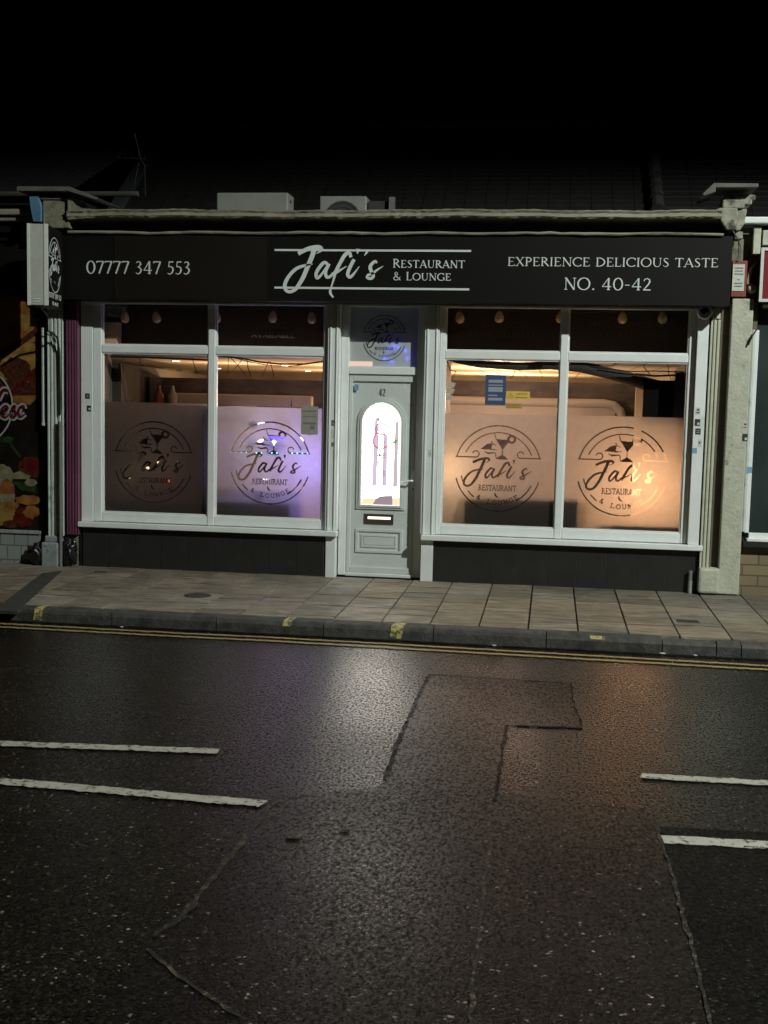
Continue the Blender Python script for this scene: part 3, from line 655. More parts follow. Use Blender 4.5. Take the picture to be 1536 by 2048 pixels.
def arch(cx, r, zs, z0, n=26): return [(cx-r, z0), (cx+r, z0)]+[(cx+r*math.cos(math.pi*i/n), zs+r*1.03*math.sin(math.pi*i/n)) for i in range(n+1)]
def arch_ring(b, r0, r1, d0, d1, y0, y1):
    A, B = arch(CXg, r0, ZS, ZG0-d0), arch(CXg, r1, ZS, ZG0-d1); n = len(A)
    vs = [(p[0], y0, p[1]) for p in A]+[(p[0], y0, p[1]) for p in B]+[(p[0], y1, p[1]) for p in A]+[(p[0], y1, p[1]) for p in B]
    b.add(vs, [q for i in range(n) for j in [(i+1) % n] for q in ((i, j, n+j, n+i), (2*n+i, 2*n+j, j, i), (n+i, n+j, 3*n+j, 3*n+i))])
ar = MB(); arch_ring(ar, RG, RG+.022, 0, .02, .078, .106); arch_ring(ar, RG+.022, RG+.048, .02, .042, .089, .106)
ar.build('arch_moulding', M_door, door)
def lit_glass():
    m = emit('lit_obscure_glass', (1, .92, .82), 11); n = m.node_tree.nodes; L = m.node_tree.links; e = n['Emission']
    no = n.new('ShaderNodeTexNoise'); no.inputs['Scale'].default_value = 9; tc = n.new('ShaderNodeTexCoord'); L.new(tc.outputs['Object'], no.inputs['Vector'])
    cr = n.new('ShaderNodeValToRGB'); cr.color_ramp.elements[0].position = .3; cr.color_ramp.elements[1].position = .65
    cr.color_ramp.elements[0].color = (1, .86, .68, 1); cr.color_ramp.elements[1].color = (1, .96, .9, 1)
    L.new(no.outputs[0], cr.inputs[0]); L.new(cr.outputs[0], e.inputs[0]); return m
M_lit = lit_glass()
gl = MB(); A = arch(CXg, RG, ZS, ZG0); gl.prism(A, .096, .1045)
gl.build('lit_glass', M_lit, door)
eg = MB(); arch_ring(eg, RG-.013, RG-.0005, -.013, -.0005, .0935, .0955); eg.build('glow_rim', emit('dim_rim_glow', (1, .9, .78), 1.05), door)  # dimmer glowing ring added to soften the edge of the bright glass
# leaded pattern on the lit glass
E_vio = emit('violet_glass', (.74, .60, .76), .95); E_pur = emit('mauve_glass', (.72, .60, .62), .85); E_grn = emit('green_glass', (.18, .55, .12), .7)
E_red = emit('red_lead_line', (.85, .26, .32), .75); M_lead2 = emit('lead_line', (.5, .38, .45), .7); E_warm = emit('warm_glass', (1, .85, .5), 1.0)
def gx(x, y): return W(700+x/5.85, 760+y/5.851, .09)          # survey of the glass pattern
b = MB()
def gpoly(pts, m, yy): b.m = m; q = [gx(*p) for p in pts]; b.prism(q, yy, .0958)
gpoly([(288, 470), (330, 420), (322, 800), (312, 1240), (252, 1240)], 0, .0945)
gpoly([(395, 640), (440, 640), (432, 1240), (385, 1240)], 0, .0944)
gpoly([(528, 500), (572, 470), (555, 1248), (498, 1248)], 1, .0943)
gpoly([(318, 465), (336, 430), (348, 470), (336, 490)], 2, .0940)
gpoly([(500, 722), (530, 700), (556, 698), (540, 735), (515, 748)], 2, .0935)
gpoly([(325, 882), (347, 850), (372, 885), (347, 908)], 2, .0938)
gpoly([(150, 1380), (600, 1380), (585, 1462), (136, 1450)], 5, .0950)
gpoly([(265, 1455), (300, 1395), (345, 1360), (400, 1355), (497, 1352), (494, 1462)], 4, .0930)
b.m = 3
def gl_line(pts, wd, lift): b.ribbon([gx(*p)+(wd,) for p in pts], front(.0955), lift, .001)
gl_line([(375+75*math.cos(R(a)), 575-65*math.sin(R(a))) for a in range(0, 361, 20)], .017, .0015)
gl_line([(375+45*math.cos(R(a)), 575-45*math.sin(R(a))) for a in range(40, 300, 20)], .014, .0018)
gl_line([(320, 600), (275, 680), (270, 740), (310, 790), (380, 800), (450, 770), (510, 725)], .016, .0021)
b.m = 4
gl_line([(330, 640), (322, 900), (335, 1360)], .009, .0024); gl_line([(400, 650), (388, 900), (380, 1350)], .009, .0026)
for yy in (960, 985, 1010): gl_line([(318, yy), (368, yy+3)], .009, .0028)
for yy in (1070, 1092, 1115): gl_line([(362, yy), (412, yy+3)], .009, .0030)
for yy in (860, 882, 905): gl_line([(378, yy), (415, yy+2)], .008, .0031)
b.build('leaded_pattern', [E_vio, E_pur, E_grn, E_red, M_lead2, E_warm], door)
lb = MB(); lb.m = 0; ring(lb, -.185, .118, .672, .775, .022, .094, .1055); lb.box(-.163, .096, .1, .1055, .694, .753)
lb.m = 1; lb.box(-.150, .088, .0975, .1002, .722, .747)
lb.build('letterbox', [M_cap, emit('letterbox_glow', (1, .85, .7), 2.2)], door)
hd = MB(); hd.box(.300, .328, .068, .0818, .985, 1.245).tube([(.314, .07, 1.135), (.314, .03, 1.135), (.30, .022, 1.136), (.235, .022, 1.122), (.20, .026, 1.112)], .010)
hd.build('handle', M_upvc, door, bevel=.003)
hk = MB(); hk.box(.309, .319, .066, .0679, 1.03, 1.06); hk.build('keyhole', M_ink, door)
nb = MB()
xA, zA = W(757, 792, .1); xB, _ = W(771, 792, .1)
nb.strokes(text('42', xA, xB, zA, .075, bold=1.2), front(.1045), 0, .002); nb.build('door_number', mat('number_grey', (.10, .11, .11), .5), door)
# fanlight over the door
fl = MB(); fl.box(-.372, .332, .118, .124, 2.285, 2.885); fl.v[:] = [(x, y, z) for x, y, z in fl.v]
sheet(-.372, .332, 2.285, 2.885, .112).build('fanlight_pane', M_filmd, door)
fb = MB(); fb.strokes(emblem(), lambda u, v, d: (W(769, 676, .11)[0]+u*.22, .1105-d, W(769, 676, .11)[1]+v*.23), 0, .0008)
fb.build('fanlight_emblem', M_ink, door)
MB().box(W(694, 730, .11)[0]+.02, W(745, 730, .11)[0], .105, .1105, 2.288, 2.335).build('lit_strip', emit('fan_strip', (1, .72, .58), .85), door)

# ---- pilasters
def flutes(x0, x1, n, z0, z1, y, d=.014):
    b = MB(); poly = [(x0, y+.10)]
    for k in range(n):
        a = x0+(x1-x0)*k/n; w_ = (x1-x0)/n
        poly += [(a+w_*.06, y), (a+w_*.34, y), (a+w_*.42, y+d*.7), (a+w_*.62, y+d), (a+w_*.86, y+d*.7), (a+w_*.94, y)]
    poly += [(x1, y+.10)]
    return b.prism(poly, z0, z1, 'z')
pilL = flutes(-3.538, -3.372, 4, .44, 3.0, -.10).build('pilaster', M_flute, shop)
MB().box(-3.595, -3.412, -.15, .0, .10, .372).box(-3.57, -3.40, -.12, .0, .372, .44).build('plinth', M_plinth, pilL, bevel=.012)
b = MB(); b.box(-3.56, -3.30, -.09, .06, 3.0, 3.62); b.box(-3.46, -3.18, -.36, .0, 3.60, 3.88).box(-3.48, -3.16, -.38, .0, 3.88, 3.905)
b.build('capital', M_stone, pilL, bevel=.01)
b = MB(); b.prism([(-3.49, 3.905), (-3.58, 3.905), (-3.57, 3.80), (-3.54, 3.66), (-3.47, 3.66), (-3.465, 3.80)], -.40, 0); b.build('capital_side', M_blue, pilL)
b = MB(); b.prism([(-3.69, 3.95), (-3.15, 3.948), (-2.86, 3.862), (-2.83, 3.880), (-3.14, 3.992), (-3.69, 3.996)], -.46, .12); b.build('capping', M_lead, pilL, bevel=.006)
b = MB(); b.prism([(-3.18, 3.90), (-3.15, 3.90), (-3.11, 3.83), (-3.03, 3.79), (-2.9, 3.782), (-2.9, 3.70), (-3.18, 3.68)], -.39, -.02); b.build('scroll', M_stone, pilL)
flutes(-3.338, -3.212, 4, .46, 2.9, -.085, .012).build('purple_strip', M_purple, shop)
MB().box(-3.212, -3.206, -.02, .05, .1, 2.9).box(-3.372, -3.338, -.02, .03, .1, 2.9).build('pilaster_joint', M_dark, shop)
pilR = flutes(3.180, 3.285, 3, .38, 2.79, -.075, .016).build('pilaster', M_cream, shop)
flutes(3.185, 3.28, 2, 2.80, 2.90, -.08, .014).build('capital_block', M_cream, pilR)
b = MB(); b.box(3.365, 3.565, -.10, .0, .13, 2.99); b.build('flat_pilaster', M_creamdirty, pilR, bevel=.01)
b = MB(); b.box(3.17, 3.372, -.15, -.0, .135, .385); b.build('plinth', M_creamdirty, pilR, bevel=.025)
MB().box(3.19, 3.40, -.012, .03, .12, 3.0).build('pilaster_gap', mat('brown_gap', (.10, .075, .06), .8, .2), pilR)
b = MB(); b.prism([(3.13, 3.78), (3.17, 3.80), (3.33, 3.80), (3.345, 3.74), (3.32, 3.60), (3.24, 3.60), (3.19, 3.68)], -.36, -.06)
b.prism([(3.345, 3.80), (3.43, 3.80), (3.41, 3.66), (3.37, 3.60), (3.33, 3.60)], -.30, -.05)
b.box(3.33, 3.41, -.25, -.05, 3.53, 3.60).box(3.36, 3.47, -.30, -.05, 3.84, 3.90).box(3.20, 3.40, -.33, -.03, 3.80, 3.88).box(3.22, 3.5, -.30, 0, 3.88, 3.93)
b.build('console', mat('sooty_stone', (.27, .27, .21), .85, .35, 8, .6, 35, grime=.9, gscale=6, gcol=(.03, .03, .022), thr=.5), pilR, bevel=.012)
b = MB(); b.prism([(3.02, 3.90), (3.12, 3.935), (3.12, 3.975), (3.50, 3.975), (3.50, 4.01), (3.10, 4.015), (3.0, 3.915)], -.42, .08); b.build('capping', M_lead, pilR, bevel=.005)

# ---- cornice
b = MB(); prof = [(0, 3.565), (-.12, 3.565), (-.12, 3.60), (-.15, 3.675), (-.30, 3.69), (-.385, 3.70), (-.40, 3.715), (-.392, 3.745), (-.405, 3.765), (-.36, 3.782), (-.10, 3.80), (0, 3.80)]
N = 150; vs = []; fs = []
for i in range(N+1):
    x = -3.19+6.38*i/N; dz = .006*math.sin(x*2.1)+.003*math.sin(x*9+1)
    for k, p in enumerate(prof):
        j = rng.normal(0, .0022) if 3 < k < 10 else 0
        vs.append((x, p[0]+j, p[1]+dz+j))
m = len(prof)
for i in range(N):
    for k in range(m): fs.append((i*m+k, i*m+(k+1) % m, (i+1)*m+(k+1) % m, (i+1)*m+k))
b.add(vs, fs); b.build('cornice', M_cornice, shop)
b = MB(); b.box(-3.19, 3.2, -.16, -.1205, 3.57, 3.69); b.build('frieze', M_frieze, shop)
b = MB(); b.tube([(-3.20+6.42*i/60, -.335+rng.normal(0, .003), 3.562+.004*math.sin(i*.6)+rng.normal(0, .002)) for i in range(61)], [.014+rng.uniform(-.002, .003) for _ in range(61)], 7)
b.build('bead_moulding', M_cornice, shop)

# ================================================================== FASCIA SIGN
fs_ = thing('fascia_sign', (0, -.16, 2.9), 'long black fascia sign with white lettering above the windows and door', 'sign')
b = MB(); b.m = 0; b.box(-2.72, 3.31, -.32, -.01, 2.902, 3.545); b.m = 1; b.box(-2.72, -1.15, -.3215, -.32, 2.91, 3.53); b.m = 0
b.box(-3.28, -2.724, -.318, -.01, 2.902, 3.545); b.box(-1.092, -1.088, -.322, -.32, 2.902, 3.54)
b.build('fascia_panel', [M_black, M_blackbrown], fs_, bevel=.003)
MB().box(-3.19, 3.05, -.03, .0, 2.885, 2.9015).build('fascia_soffit', M_board, fs_)
yf = front(-.3225)
def words(name, s, u0, u1, v0, cap, small=None):              # every word is a part of its own
    wd = s.split(' '); tot = text(s, u0, u1, v0, cap, small); k = 0
    for w_ in wd:
        n_ = sum(len(GL[c][1]) for c in w_)
        b = MB(); b.strokes(tot[k:k+n_], yf, 0, .004); b.build(name, M_letter, fs_); k += n_
words('phone_number', '07777 347 553', -3.015, -1.924, 3.155, .125)
words('restaurant_lettering', 'RESTAURANT', .110, .812, 3.234, .084, .86); words('lounge_lettering', '& LOUNGE', .112, .682, 3.114, .080, .86)
words('slogan_lettering', 'EXPERIENCE DELICIOUS TASTE', 1.222, 3.188, 3.258, .083)
words('number_lettering', 'NO. 40-42', 1.765, 2.584, 3.038, .113)
def bigs(q): return [(-1.069+(540+x/6.4-549.5)*.004935, 3.397-(480+y/6.4-500.3-(x/6.4-9)*.006)*.00482, w_/6.4*.00488) for x, y, w_ in q]
b = MB(); b.strokes([bigs(q) for q in BRUSH_J+BRUSH_A+BRUSH_F+BRUSH_I+BRUSH_Q+BRUSH_S], yf, .0015, .004); b.build('script_lettering', M_letter, fs_)
b = MB(); b.box(-1.069, .868, -.3265, -.3225, 3.388, 3.407).box(-1.066, .862, -.3265, -.3225, 3.022, 3.042); b.build('rule_line', M_letter, fs_)

# ================================================================== PROJECTING BOX SIGN
ps = thing('projecting_sign', (-3.22, -.67, 2.78), 'projecting box sign with pale end plate and round white emblem on its black side', 'sign')
ANG = R(10.5); Ux = Vector((math.cos(ANG), -math.sin(ANG)*-1*-1, 0)); O = Vector((-3.12, -1.0, 0))
Dv = Vector((-math.sin(ANG), math.cos(ANG), 0)); Xv = Vector((math.cos(ANG), math.sin(ANG), 0))     # into the wall, and across
def sg(a, d, z): p = O+Xv*a+Dv*d; return (p.x, p.y, z)
def sbox(b, a0, a1, d0, d1, z0, z1):
    b.add([sg(a, d, z) for z in (z0, z1) for d in (d0, d1) for a in (a0, a1)], [(0, 2, 3, 1), (4, 5, 7, 6), (0, 1, 5, 4), (2, 6, 7, 3), (0, 4, 6, 2), (1, 3, 7, 5)])
b = MB(); sbox(b, -.195, -.002, .012, .60, 2.785, 3.545); b.build('sign_box', M_black, ps)
b = MB(); b.m = 0; sbox(b, -.168, -.040, 0, .0115, 2.785, 3.548); b.m = 1; sbox(b, -.198, -.1685, -.006, .012, 2.782, 3.55); sbox(b, -.0395, 0.0, -.006, .012, 2.782, 3.55)
sbox(b, -.145, -.075, -.004, -.0005, 2.835, 2.848); sbox(b, -.145, -.075, -.004, -.0005, 2.812, 2.822)
b.build('end_plate', [M_alu, M_alul], ps, bevel=.002)
b = MB(); fs2 = lambda u, v, d: sg(-.001+d, .285-u*-.25, 3.205+v*.262) if True else None
FSG = lambda u, v, d: sg(-.0015+d, .275+u*.25, 3.19+v*.262)
b.strokes(emblem(fine=False), FSG, 0, .002)
FST = lambda u, v, d: sg(-.0015+d, u, v)
b.strokes(text('07777 347 553', .03, .53, 2.865, .05)+text('NO. 40-42', .16, .40, 2.80, .034), FST, 0, .002)
b.build('sign_emblem', M_letter, ps)
b = MB(); b.tube([sg(-.1, .05, 2.78), sg(-.07, .25, 2.70), (-3.45, -.28, 2.58), (-3.40, -.16, 2.52), (-3.395, -.12, 2.38), (-3.392, -.115, 1.9), (-3.395, -.112, 1.72)], .011)
b.tube([(-3.53, -.13, 2.58), (-3.45, -.125, 2.57), (-3.405, -.118, 2.48)], .006)
b.build('sign_cable', M_cable, label='black cable looping from the projecting sign down the white pilaster', cat='cable')
b = MB(); b.tube([(-3.386, -.13, .12), (-3.386, -.13, 1.65)], .018); b.build('conduit_pipe', M_metal, label='thin grey conduit pipe between the white and purple pilasters', cat='pipe')
b = MB(); b.tube([(-3.60, -.05, 1.62), (-3.60, -.05, 2.62)], .022).lathe([(.03, 0), (.03, .03)], (-3.60, -.05, 1.60), 10); b.build('conduit_pipe', M_flute, label='white vertical pipe between food poster and left pilaster', cat='pipe')

# ================================================================== ROOF TOP THINGS
ac = thing('air_conditioner', (-1.6, .95, 3.66), 'plain white air conditioner box standing behind the cornice', 'air conditioner', 'air conditioners on the roof')
MB().box(-1.99, -1.20, .8, 1.10, 3.68, 4.143).build('casing', M_ac, ac, bevel=.012)
MB().box(-1.97, -1.53, .795, .7995, 3.82, 3.985).build('panel', M_ac, ac)
MB().box(-1.199, -1.194, .9, .95, 4.05, 4.08).build('grip', M_acdark, ac)
ac2 = thing('air_conditioner', (-.6, .95, 3.66), 'white air conditioner with dark round fan standing behind the cornice', 'air conditioner', 'air conditioners on the roof')
MB().box(-.848, -.345, .8, 1.05, 3.68, 4.105).build('casing', M_ac, ac2, bevel=.01)
MB().lathe([(.20, 0), (.20, .006)], (-.60, .793, 3.855), 36, 'y').build('fan', M_acdark, ac2)
b = MB()
for k in range(1, 5): b.tube([(-.60+.045*k*math.cos(a), .79, 3.855+.045*k*math.sin(a)) for a in np.linspace(0, 2*math.pi, 30)], .004, 5)
b.build('fan_guard', M_acdark, ac2)
vn = thing('roof_vent', (-.15, .95, 3.66), 'small dark roof vent box with a post beside the fan unit', 'vent')
MB().box(-.33, -.085, .85, 1.05, 3.66, 4.06).build('vent_box', M_acdark, vn); MB().box(-.10, -.04, .80, .86, 3.66, 4.095).build('post', M_metal, vn)

# ================================================================== TERRACE ROOFS BEHIND
def roof(b, x0, x1, y0, z0, y1, z1, n, step=.012, seg=12):
    for k in range(n):
        a, c = k/n, (k+1)/n
        for s in range(seg):
            xa, xb = x0+(x1-x0)*s/seg, x0+(x1-x0)*(s+1)/seg; j = random.uniform(-.004, .004)
            ya, yb, za, zb = y0+(y1-y0)*a, y0+(y1-y0)*c, z0+(z1-z0)*a, z0+(z1-z0)*c
            b.add([(xa+.003, ya, za+step+j), (xb-.003, ya, za+step+j), (xb-.003, yb, zb+.002), (xa+.003, yb, zb+.002), (xa+.003, ya, za-.01), (xb-.003, ya, za-.01)], [(0, 1, 2, 3), (0, 4, 5, 1)])
h1 = thing('terrace_house', (0, 4, 0), 'dark tiled roof of the house rising behind the shopfront cornice', 'house', 'terraced roofs above the shops')
MB().box(-3.55, 2.8, 1.65, 1.75, 3.665, 3.75).build('wall', M_stone, h1)
b = MB(); roof(b, -3.6, 2.80, 1.6, 3.75, 4.0, 5.53, 26, seg=26); roof(b, 2.80, -3.6, 6.4, 3.75, 4.0, 5.53, 8)
rf = b.build('roof', M_slate, h1)
b = MB()
for k in range(15): b.tube([(-3.55+.43*k, 4.0, 5.545), (-3.55+.43*k+.42, 4.0, 5.548)], .075, 10)
b.build('ridge_tile', M_slate, rf)
b = MB(); b.prism([(1.75, 3.70), (3.95, 5.40), (3.95, 5.56), (1.75, 3.95)], -3.72, -3.56, 'x'); b.build('parapet', mat('dark_render', (.035, .04, .042), .85, .2, 6), h1)
b = MB()
for k in range(9):
    t = k/9; y, z = 2.0+1.9*t, 4.14+1.42*t
    b.tube([(2.80, y-.02, z), (2.80, y+.20, z+.16)], [.085, .07], 10)
b.build('hip_tile', M_ridge, rf)
h2 = thing('terrace_house', (-6.5, 4, 0), 'dark slate roof with pale gutter edge above the neighbouring left shop', 'house', 'terraced roofs above the shops')
MB().box(-10, -3.76, 1.2, 8, 3.66, 4.15).build('wall', M_slate2, h2)
b = MB(); roof(b, -10, -3.75, 1.05, 4.20, 4.0, 5.50, 24, seg=18); b.build('roof', M_slate2, h2)
MB().tube([(-10, 1.0, 4.17), (-2.95, 1.0, 4.165)], .03).build('gutter', M_frieze, h2)
h3 = thing('terrace_house', (6, 4, 0), 'dark roof at the far right beyond the line of hip tiles', 'house', 'terraced roofs above the shops')
MB().box(3.56, 10, 1.7, 8, 0, 3.9).build('wall', M_slate2, h3)
b = MB(); roof(b, 2.86, 10, 1.6, 3.8, 4.0, 5.62, 24, seg=22); b.build('roof', M_slate2, h3)
an = thing('tv_aerial', (-3.05, 1.5, 4.15), 'spindly television aerial on the left slate roof', 'aerial')
def w3(px, py, y): x, z = W(px, py, y); return (x, y, z)
MB().tube([w3(291, 392, 1.5), w3(289, 330, 1.5), w3(281, 318, 1.5), w3(269, 266, 1.5)], .007, 6).tube([w3(268, 372, 1.5), w3(278, 325, 1.5)], .005, 6).build('mast', M_ridge, an)
b = MB(); b.tube([w3(232, 315, 1.5), w3(292, 318, 1.5)], .005, 5)
for px in (236, 250, 262, 276, 288): b.tube([w3(px, 309, 1.45), w3(px+2, 322, 1.55)], .0035, 5)
b.build('crossbar', M_ridge, an)

# ================================================================== SMALL THINGS ON THE FRONT
al = thing('alarm_box', (3.45, -.06, 3.02), 'dull red alarm plate with white notice beside the fascia end', 'alarm box')
a0, a1 = W(1468, 517, -.1), W(1500, 517, -.1)
MB().box(3.345, 3.485, -.115, -.05, 3.005, 3.345).build('plate', M_red, al, bevel=.006)
MB().box(3.352, 3.462, -.1205, -.1155, 3.06, 3.31).build('notice', M_label, al)
b = MB()
M_gink = mat('grey_ink', (.16, .16, .14), .6)
for xa, xb, z in ((3.366, 3.450, 3.268), (3.372, 3.445, 3.24), (3.366, 3.452, 3.212), (3.398, 3.42, 3.16), (3.368, 3.448, 3.125), (3.372, 3.446, 3.098)):
    MB().box(xa, xb, -.1212, -.1206, z, z+.012).build('notice_line', M_gink, al)
b = MB(); b.tube([(3.30, -.33, 3.60), (3.38, -.2, 3.52), (3.40, -.14, 3.40), (3.39, -.125, 3.34)], .007).tube([(3.34, -.3, 3.56), (3.41, -.15, 3.47), (3.415, -.13, 3.35)], .005); b.build('alarm_cable', M_metal, label='loose grey cables hanging from the console to the alarm plate', cat='cable')
wl = thing('wall_light', (3.57, -.05, 3.1), 'small round white lamp under a curved bracket at the right pilaster top', 'wall light')
b = MB(); b.lathe([(.0, -.045), (.03, -.04), (.045, -.02), (.045, 0)], (3.545, -.06, 3.085), 18, 'y'); b.build('globe', M_cream, wl, smooth=True)
b = MB(); b.tube([(3.51, -.06, 3.13), (3.515, -.06, 3.22), (3.53, -.06, 3.28), (3.57, -.06, 3.33)], [.02, .018, .012, .004], 8); b.build('bracket', M_cream, wl)
cc = thing('security_camera', (3.12, -.03, 2.86), 'white dome security camera at the top of the right jamb board', 'camera')
cx_, cz_ = W(1410, 624, -.15)
b = MB(); b.lathe([(.068, .07), (.070, .0), (.060, -.012), (.044, -.008), (.044, .03)], (cx_, -.15, cz_), 26, 'y'); b.build('housing', M_upvc, cc, smooth=True)
b = MB(); b.lathe([(.046, .0), (.040, -.018), (.022, -.032), (.0, -.036)], (cx_-.002, -.15, cz_), 22, 'y'); b.build('lens', mat('lens_black', (.01, .009, .01), .08), cc, smooth=True)
def sticker(px, py, w_, h_, y, name, m, label, cat, marks=(), group=None):
    x, z = W(px, py, y); b = MB(); b.m = 0; b.box(x-w_/2, x+w_/2, y-.0015, y, z-h_/2, z+h_/2)
    for (u0, v0, u1, v1, mi) in marks: b.m = mi; b.box(x-w_/2+u0*w_, x-w_/2+u1*w_, y-.0023, y-.0016, z-h_/2+v0*h_, z-h_/2+v1*h_)
    return b.build(name, m, label=label, cat=cat, group=group)
SM = [M_sticker, M_label]; HOME = ((.25, .2, .75, .5, 1), (.4, .5, .6, .75, 1)); BAR = ((.2, .25, .8, .4, 1), (.2, .6, .55, .72, 1)); GS = 'small stickers on the frames'
sticker(175, 792, .05, .055, -.013, 'sticker', SM, 'dark grey sticker on the left jamb board, above the square black one', 'sticker', ((.3, .3, .7, .4, 1), (.3, .6, .7, .68, 1)), GS)
sticker(178, 817, .045, .062, -.013, 'sticker', SM, 'black sticker with white house shape, lower one on the left jamb board', 'sticker', ((.4, .25, .9, .6, 1),), GS)
sticker(1396, 822, .042, .066, -.063, 'sticker', [M_label, M_sticker], 'white sticker with dark mark, topmost on the right jamb board', 'sticker', ((.15, .2, .9, .35, 1), (.3, .55, .8, .8, 1)), GS)
sticker(1395, 845, .050, .066, -.063, 'sticker', SM, 'black sticker with white corner on right jamb board, under the white one', 'sticker', ((.45, .15, .9, .5, 1),), GS)
sticker(1396, 863, .050, .058, -.063, 'sticker', SM, 'plain dark grey square sticker on right jamb board, lowest of three', 'sticker', ((.2, .3, .8, .36, 1), (.2, .6, .8, .66, 1)), GS)
sticker(1400, 886, .035, .075, -.063, 'sticker', [M_alul, M_sticker], 'faded grey torn tag near the right edge of the right jamb board', 'sticker', ((.2, .4, .6, .7, 1),), GS)
sticker(1389, 901, .046, .052, -.063, 'sticker', [M_skyblue], 'pale blue square sticker on the right jamb board', 'sticker', (), GS)
sticker(1490, 851, .044, .066, -.1005, 'sticker', [M_label, M_sticker], 'white sticker with dark mark on the cream flat pilaster', 'sticker', ((.15, .2, .9, .32, 1), (.3, .55, .8, .8, 1)), GS)
sticker(1490, 875, .050, .070, -.1005, 'sticker', SM, 'black sticker with white corner on the cream flat pilaster', 'sticker', ((.45, .15, .9, .5, 1),), GS)
sticker(667, 846, .042, .055, -.0355, 'sticker', SM, 'dark sticker with pale mark on the board left of the door, upper', 'sticker', BAR, GS)
sticker(667, 868, .042, .09, -.0355, 'sticker', [M_alul, M_label], 'pale grey blank label on the board left of the door', 'sticker', (), GS)
sticker(667, 889, .042, .04, -.0355, 'sticker', SM, 'dark barred sticker on the board left of the door, lower', 'sticker', BAR, GS)
sticker(713, 775, .045, .062, .0820, 'sticker', [M_skyblue, M_pale], 'small blue sticker at the top left of the door leaf', 'sticker', ((.2, .3, .8, .45, 1),), GS)
sticker(860, 906, .03, .07, -.0355, 'sticker', [M_alul, M_paper], 'faint grey label on the board right of the door', 'sticker', ((.2, .3, .8, .5, 1),), GS)
sticker(991, 780, .205, .30, .0440, 'notice', [M_bluepaper, M_pale], 'blue printed notice taped inside the window right of the door', 'notice', ((.15, .74, .85, .84, 1), (.15, .64, .85, .68, 1), (.15, .44, .85, .6, 1), (.15, .3, .6, .34, 1), (.15, .15, .85, .24, 1)))
sticker(619, 841, .175, .29, .0440, 'notice', [M_paper, mat('notice_grey', (.18, .18, .16), .8)], 'grey paper notice on the purple-lit frosted window', 'notice', ((.1, .8, .9, .86, 1), (.1, .62, .9, .66, 1), (.1, .36, .9, .44, 1), (.55, .18, .8, .32, 1)))
def caution(px, py, w_, h_, label, m, g):
    x, z = W(px, py, .044); b = MB(); b.m = 0; b.box(x-w_/2, x+w_/2, .0425, .044, z-h_/2, z+h_/2)
    b.m = 1; b.ribbon([(x-w_*.34, z-h_*.3, .004), (x-w_*.44, z-h_*.3, .004), (x-w_*.33, z+h_*.34, .006), (x-w_*.2, z-h_*.3, .006), (x-w_*.34, z-h_*.3, .004)], front(.0424), 0, .0006)
    b.box(x-w_*.335, x-w_*.315, .0412, .0424, z-h_*.12, z+h_*.12)
    b.strokes(text('CAUTION', x-w_*.1, x+w_*.4, z+h_*.05, h_*.28), front(.0424), 0, .0006)
    b.box(x-w_*.1, x+w_*.4, .0415, .0424, z-h_*.3, z-h_*.18)
    return b.build('caution_sticker', [m, mat('orange_ink', (.35, .16, .02), .5)], label=label, cat='sticker', group=g)
caution(1036, 791, .235, .082, 'bright yellow caution sticker with triangle, beside the blue notice', M_yellow, 'caution stickers')
caution(1028, 812, .165, .050, 'smaller dull yellow caution sticker below the bright yellow one', mat('dull_yellow', (.42, .31, .10), .5), 'caution stickers')

# ================================================================== INSIDE THE RESTAURANT
# festoon bulbs hanging behind the upper panes
bulb_mesh = None
BL = [(250, 'first bulb, over the stacked boxes in the leftmost upper pane'), (314, 'second unlit bulb, near the middle of the leftmost upper pane'), (433, 'half-hidden bulb just right of the left window mullion'), (545, 'bulb above the words service available'), (624, 'bulb at the right end of the left window'), (920, 'bulb at the left end of the right window'), (998, 'bulb above the words local home delivery'), (1121, 'half-hidden bulb just left of the right window mullion'), (1245, 'bulb with bent wire above the word discount'), (1325, 'rightmost hanging bulb, above the word collections')]
proto = None
for i, (px, lab) in enumerate(BL):
    x, z = W(px, 640, .17)
    if proto is None:
        proto = thing('hanging_bulb', (x, .17, z), lab, 'bulb', 'unlit festoon bulbs')
        MB().lathe([(.0, 0), (.025, .004), (.042, .022), (.047, .048), (.040, .078), (.026, .105), (.018, .118)], (x, .17, z-.033), 14).build('globe', M_bulb, proto, smooth=True)
        MB().lathe([(.018, 0), (.018, .04), (.012, .05), (.004, .055), (.004, .12)], (x, .17, z+.078), 10).build('cap', M_cap, proto)
    else:
        o = proto.copy(); COL.objects.link(o); o.location = (x, .17, z+random.uniform(-.006, .006)); o['label'] = lab
        o.rotation_euler = (random.uniform(-.1, .1), random.uniform(-.25, .25), 0)
        for ch in proto.children:
            c = ch.copy(); COL.objects.link(c); c.parent = o; c.matrix_parent_inverse = ch.matrix_parent_inverse.copy()
b = MB(); b.tube([(-3.0+.1*i, .17, 2.868+.006*math.sin(i*1.7)) for i in range(25)], .006, 5); b.build('festoon_cable', M_cable, label='cable of the festoon bulbs behind the upper left panes', cat='cable')
b = MB(); b.tube([(.62+.1*i, .17, 2.868+.006*math.sin(i*1.3)) for i in range(24)], .006, 5); b.build('festoon_cable', M_cable, label='cable of the festoon bulbs behind the upper right panes', cat='cable')
x, z = W(224, 650, .2)
M_card = mat('cardboard', (.55, .36, .21), .8, .15)
MB().box(x-.09, x+.085, .12, .26, 2.56, 2.70).build('cardboard_box', M_card, label='brown cardboard box, upper of two in the leftmost upper pane', cat='box', group='boxes behind the upper pane')
MB().box(x-.085, x+.08, .12, .26, 2.462, 2.555).build('cardboard_box', M_card, label='brown cardboard box, lower of two in the leftmost upper pane', cat='box', group='boxes behind the upper pane')
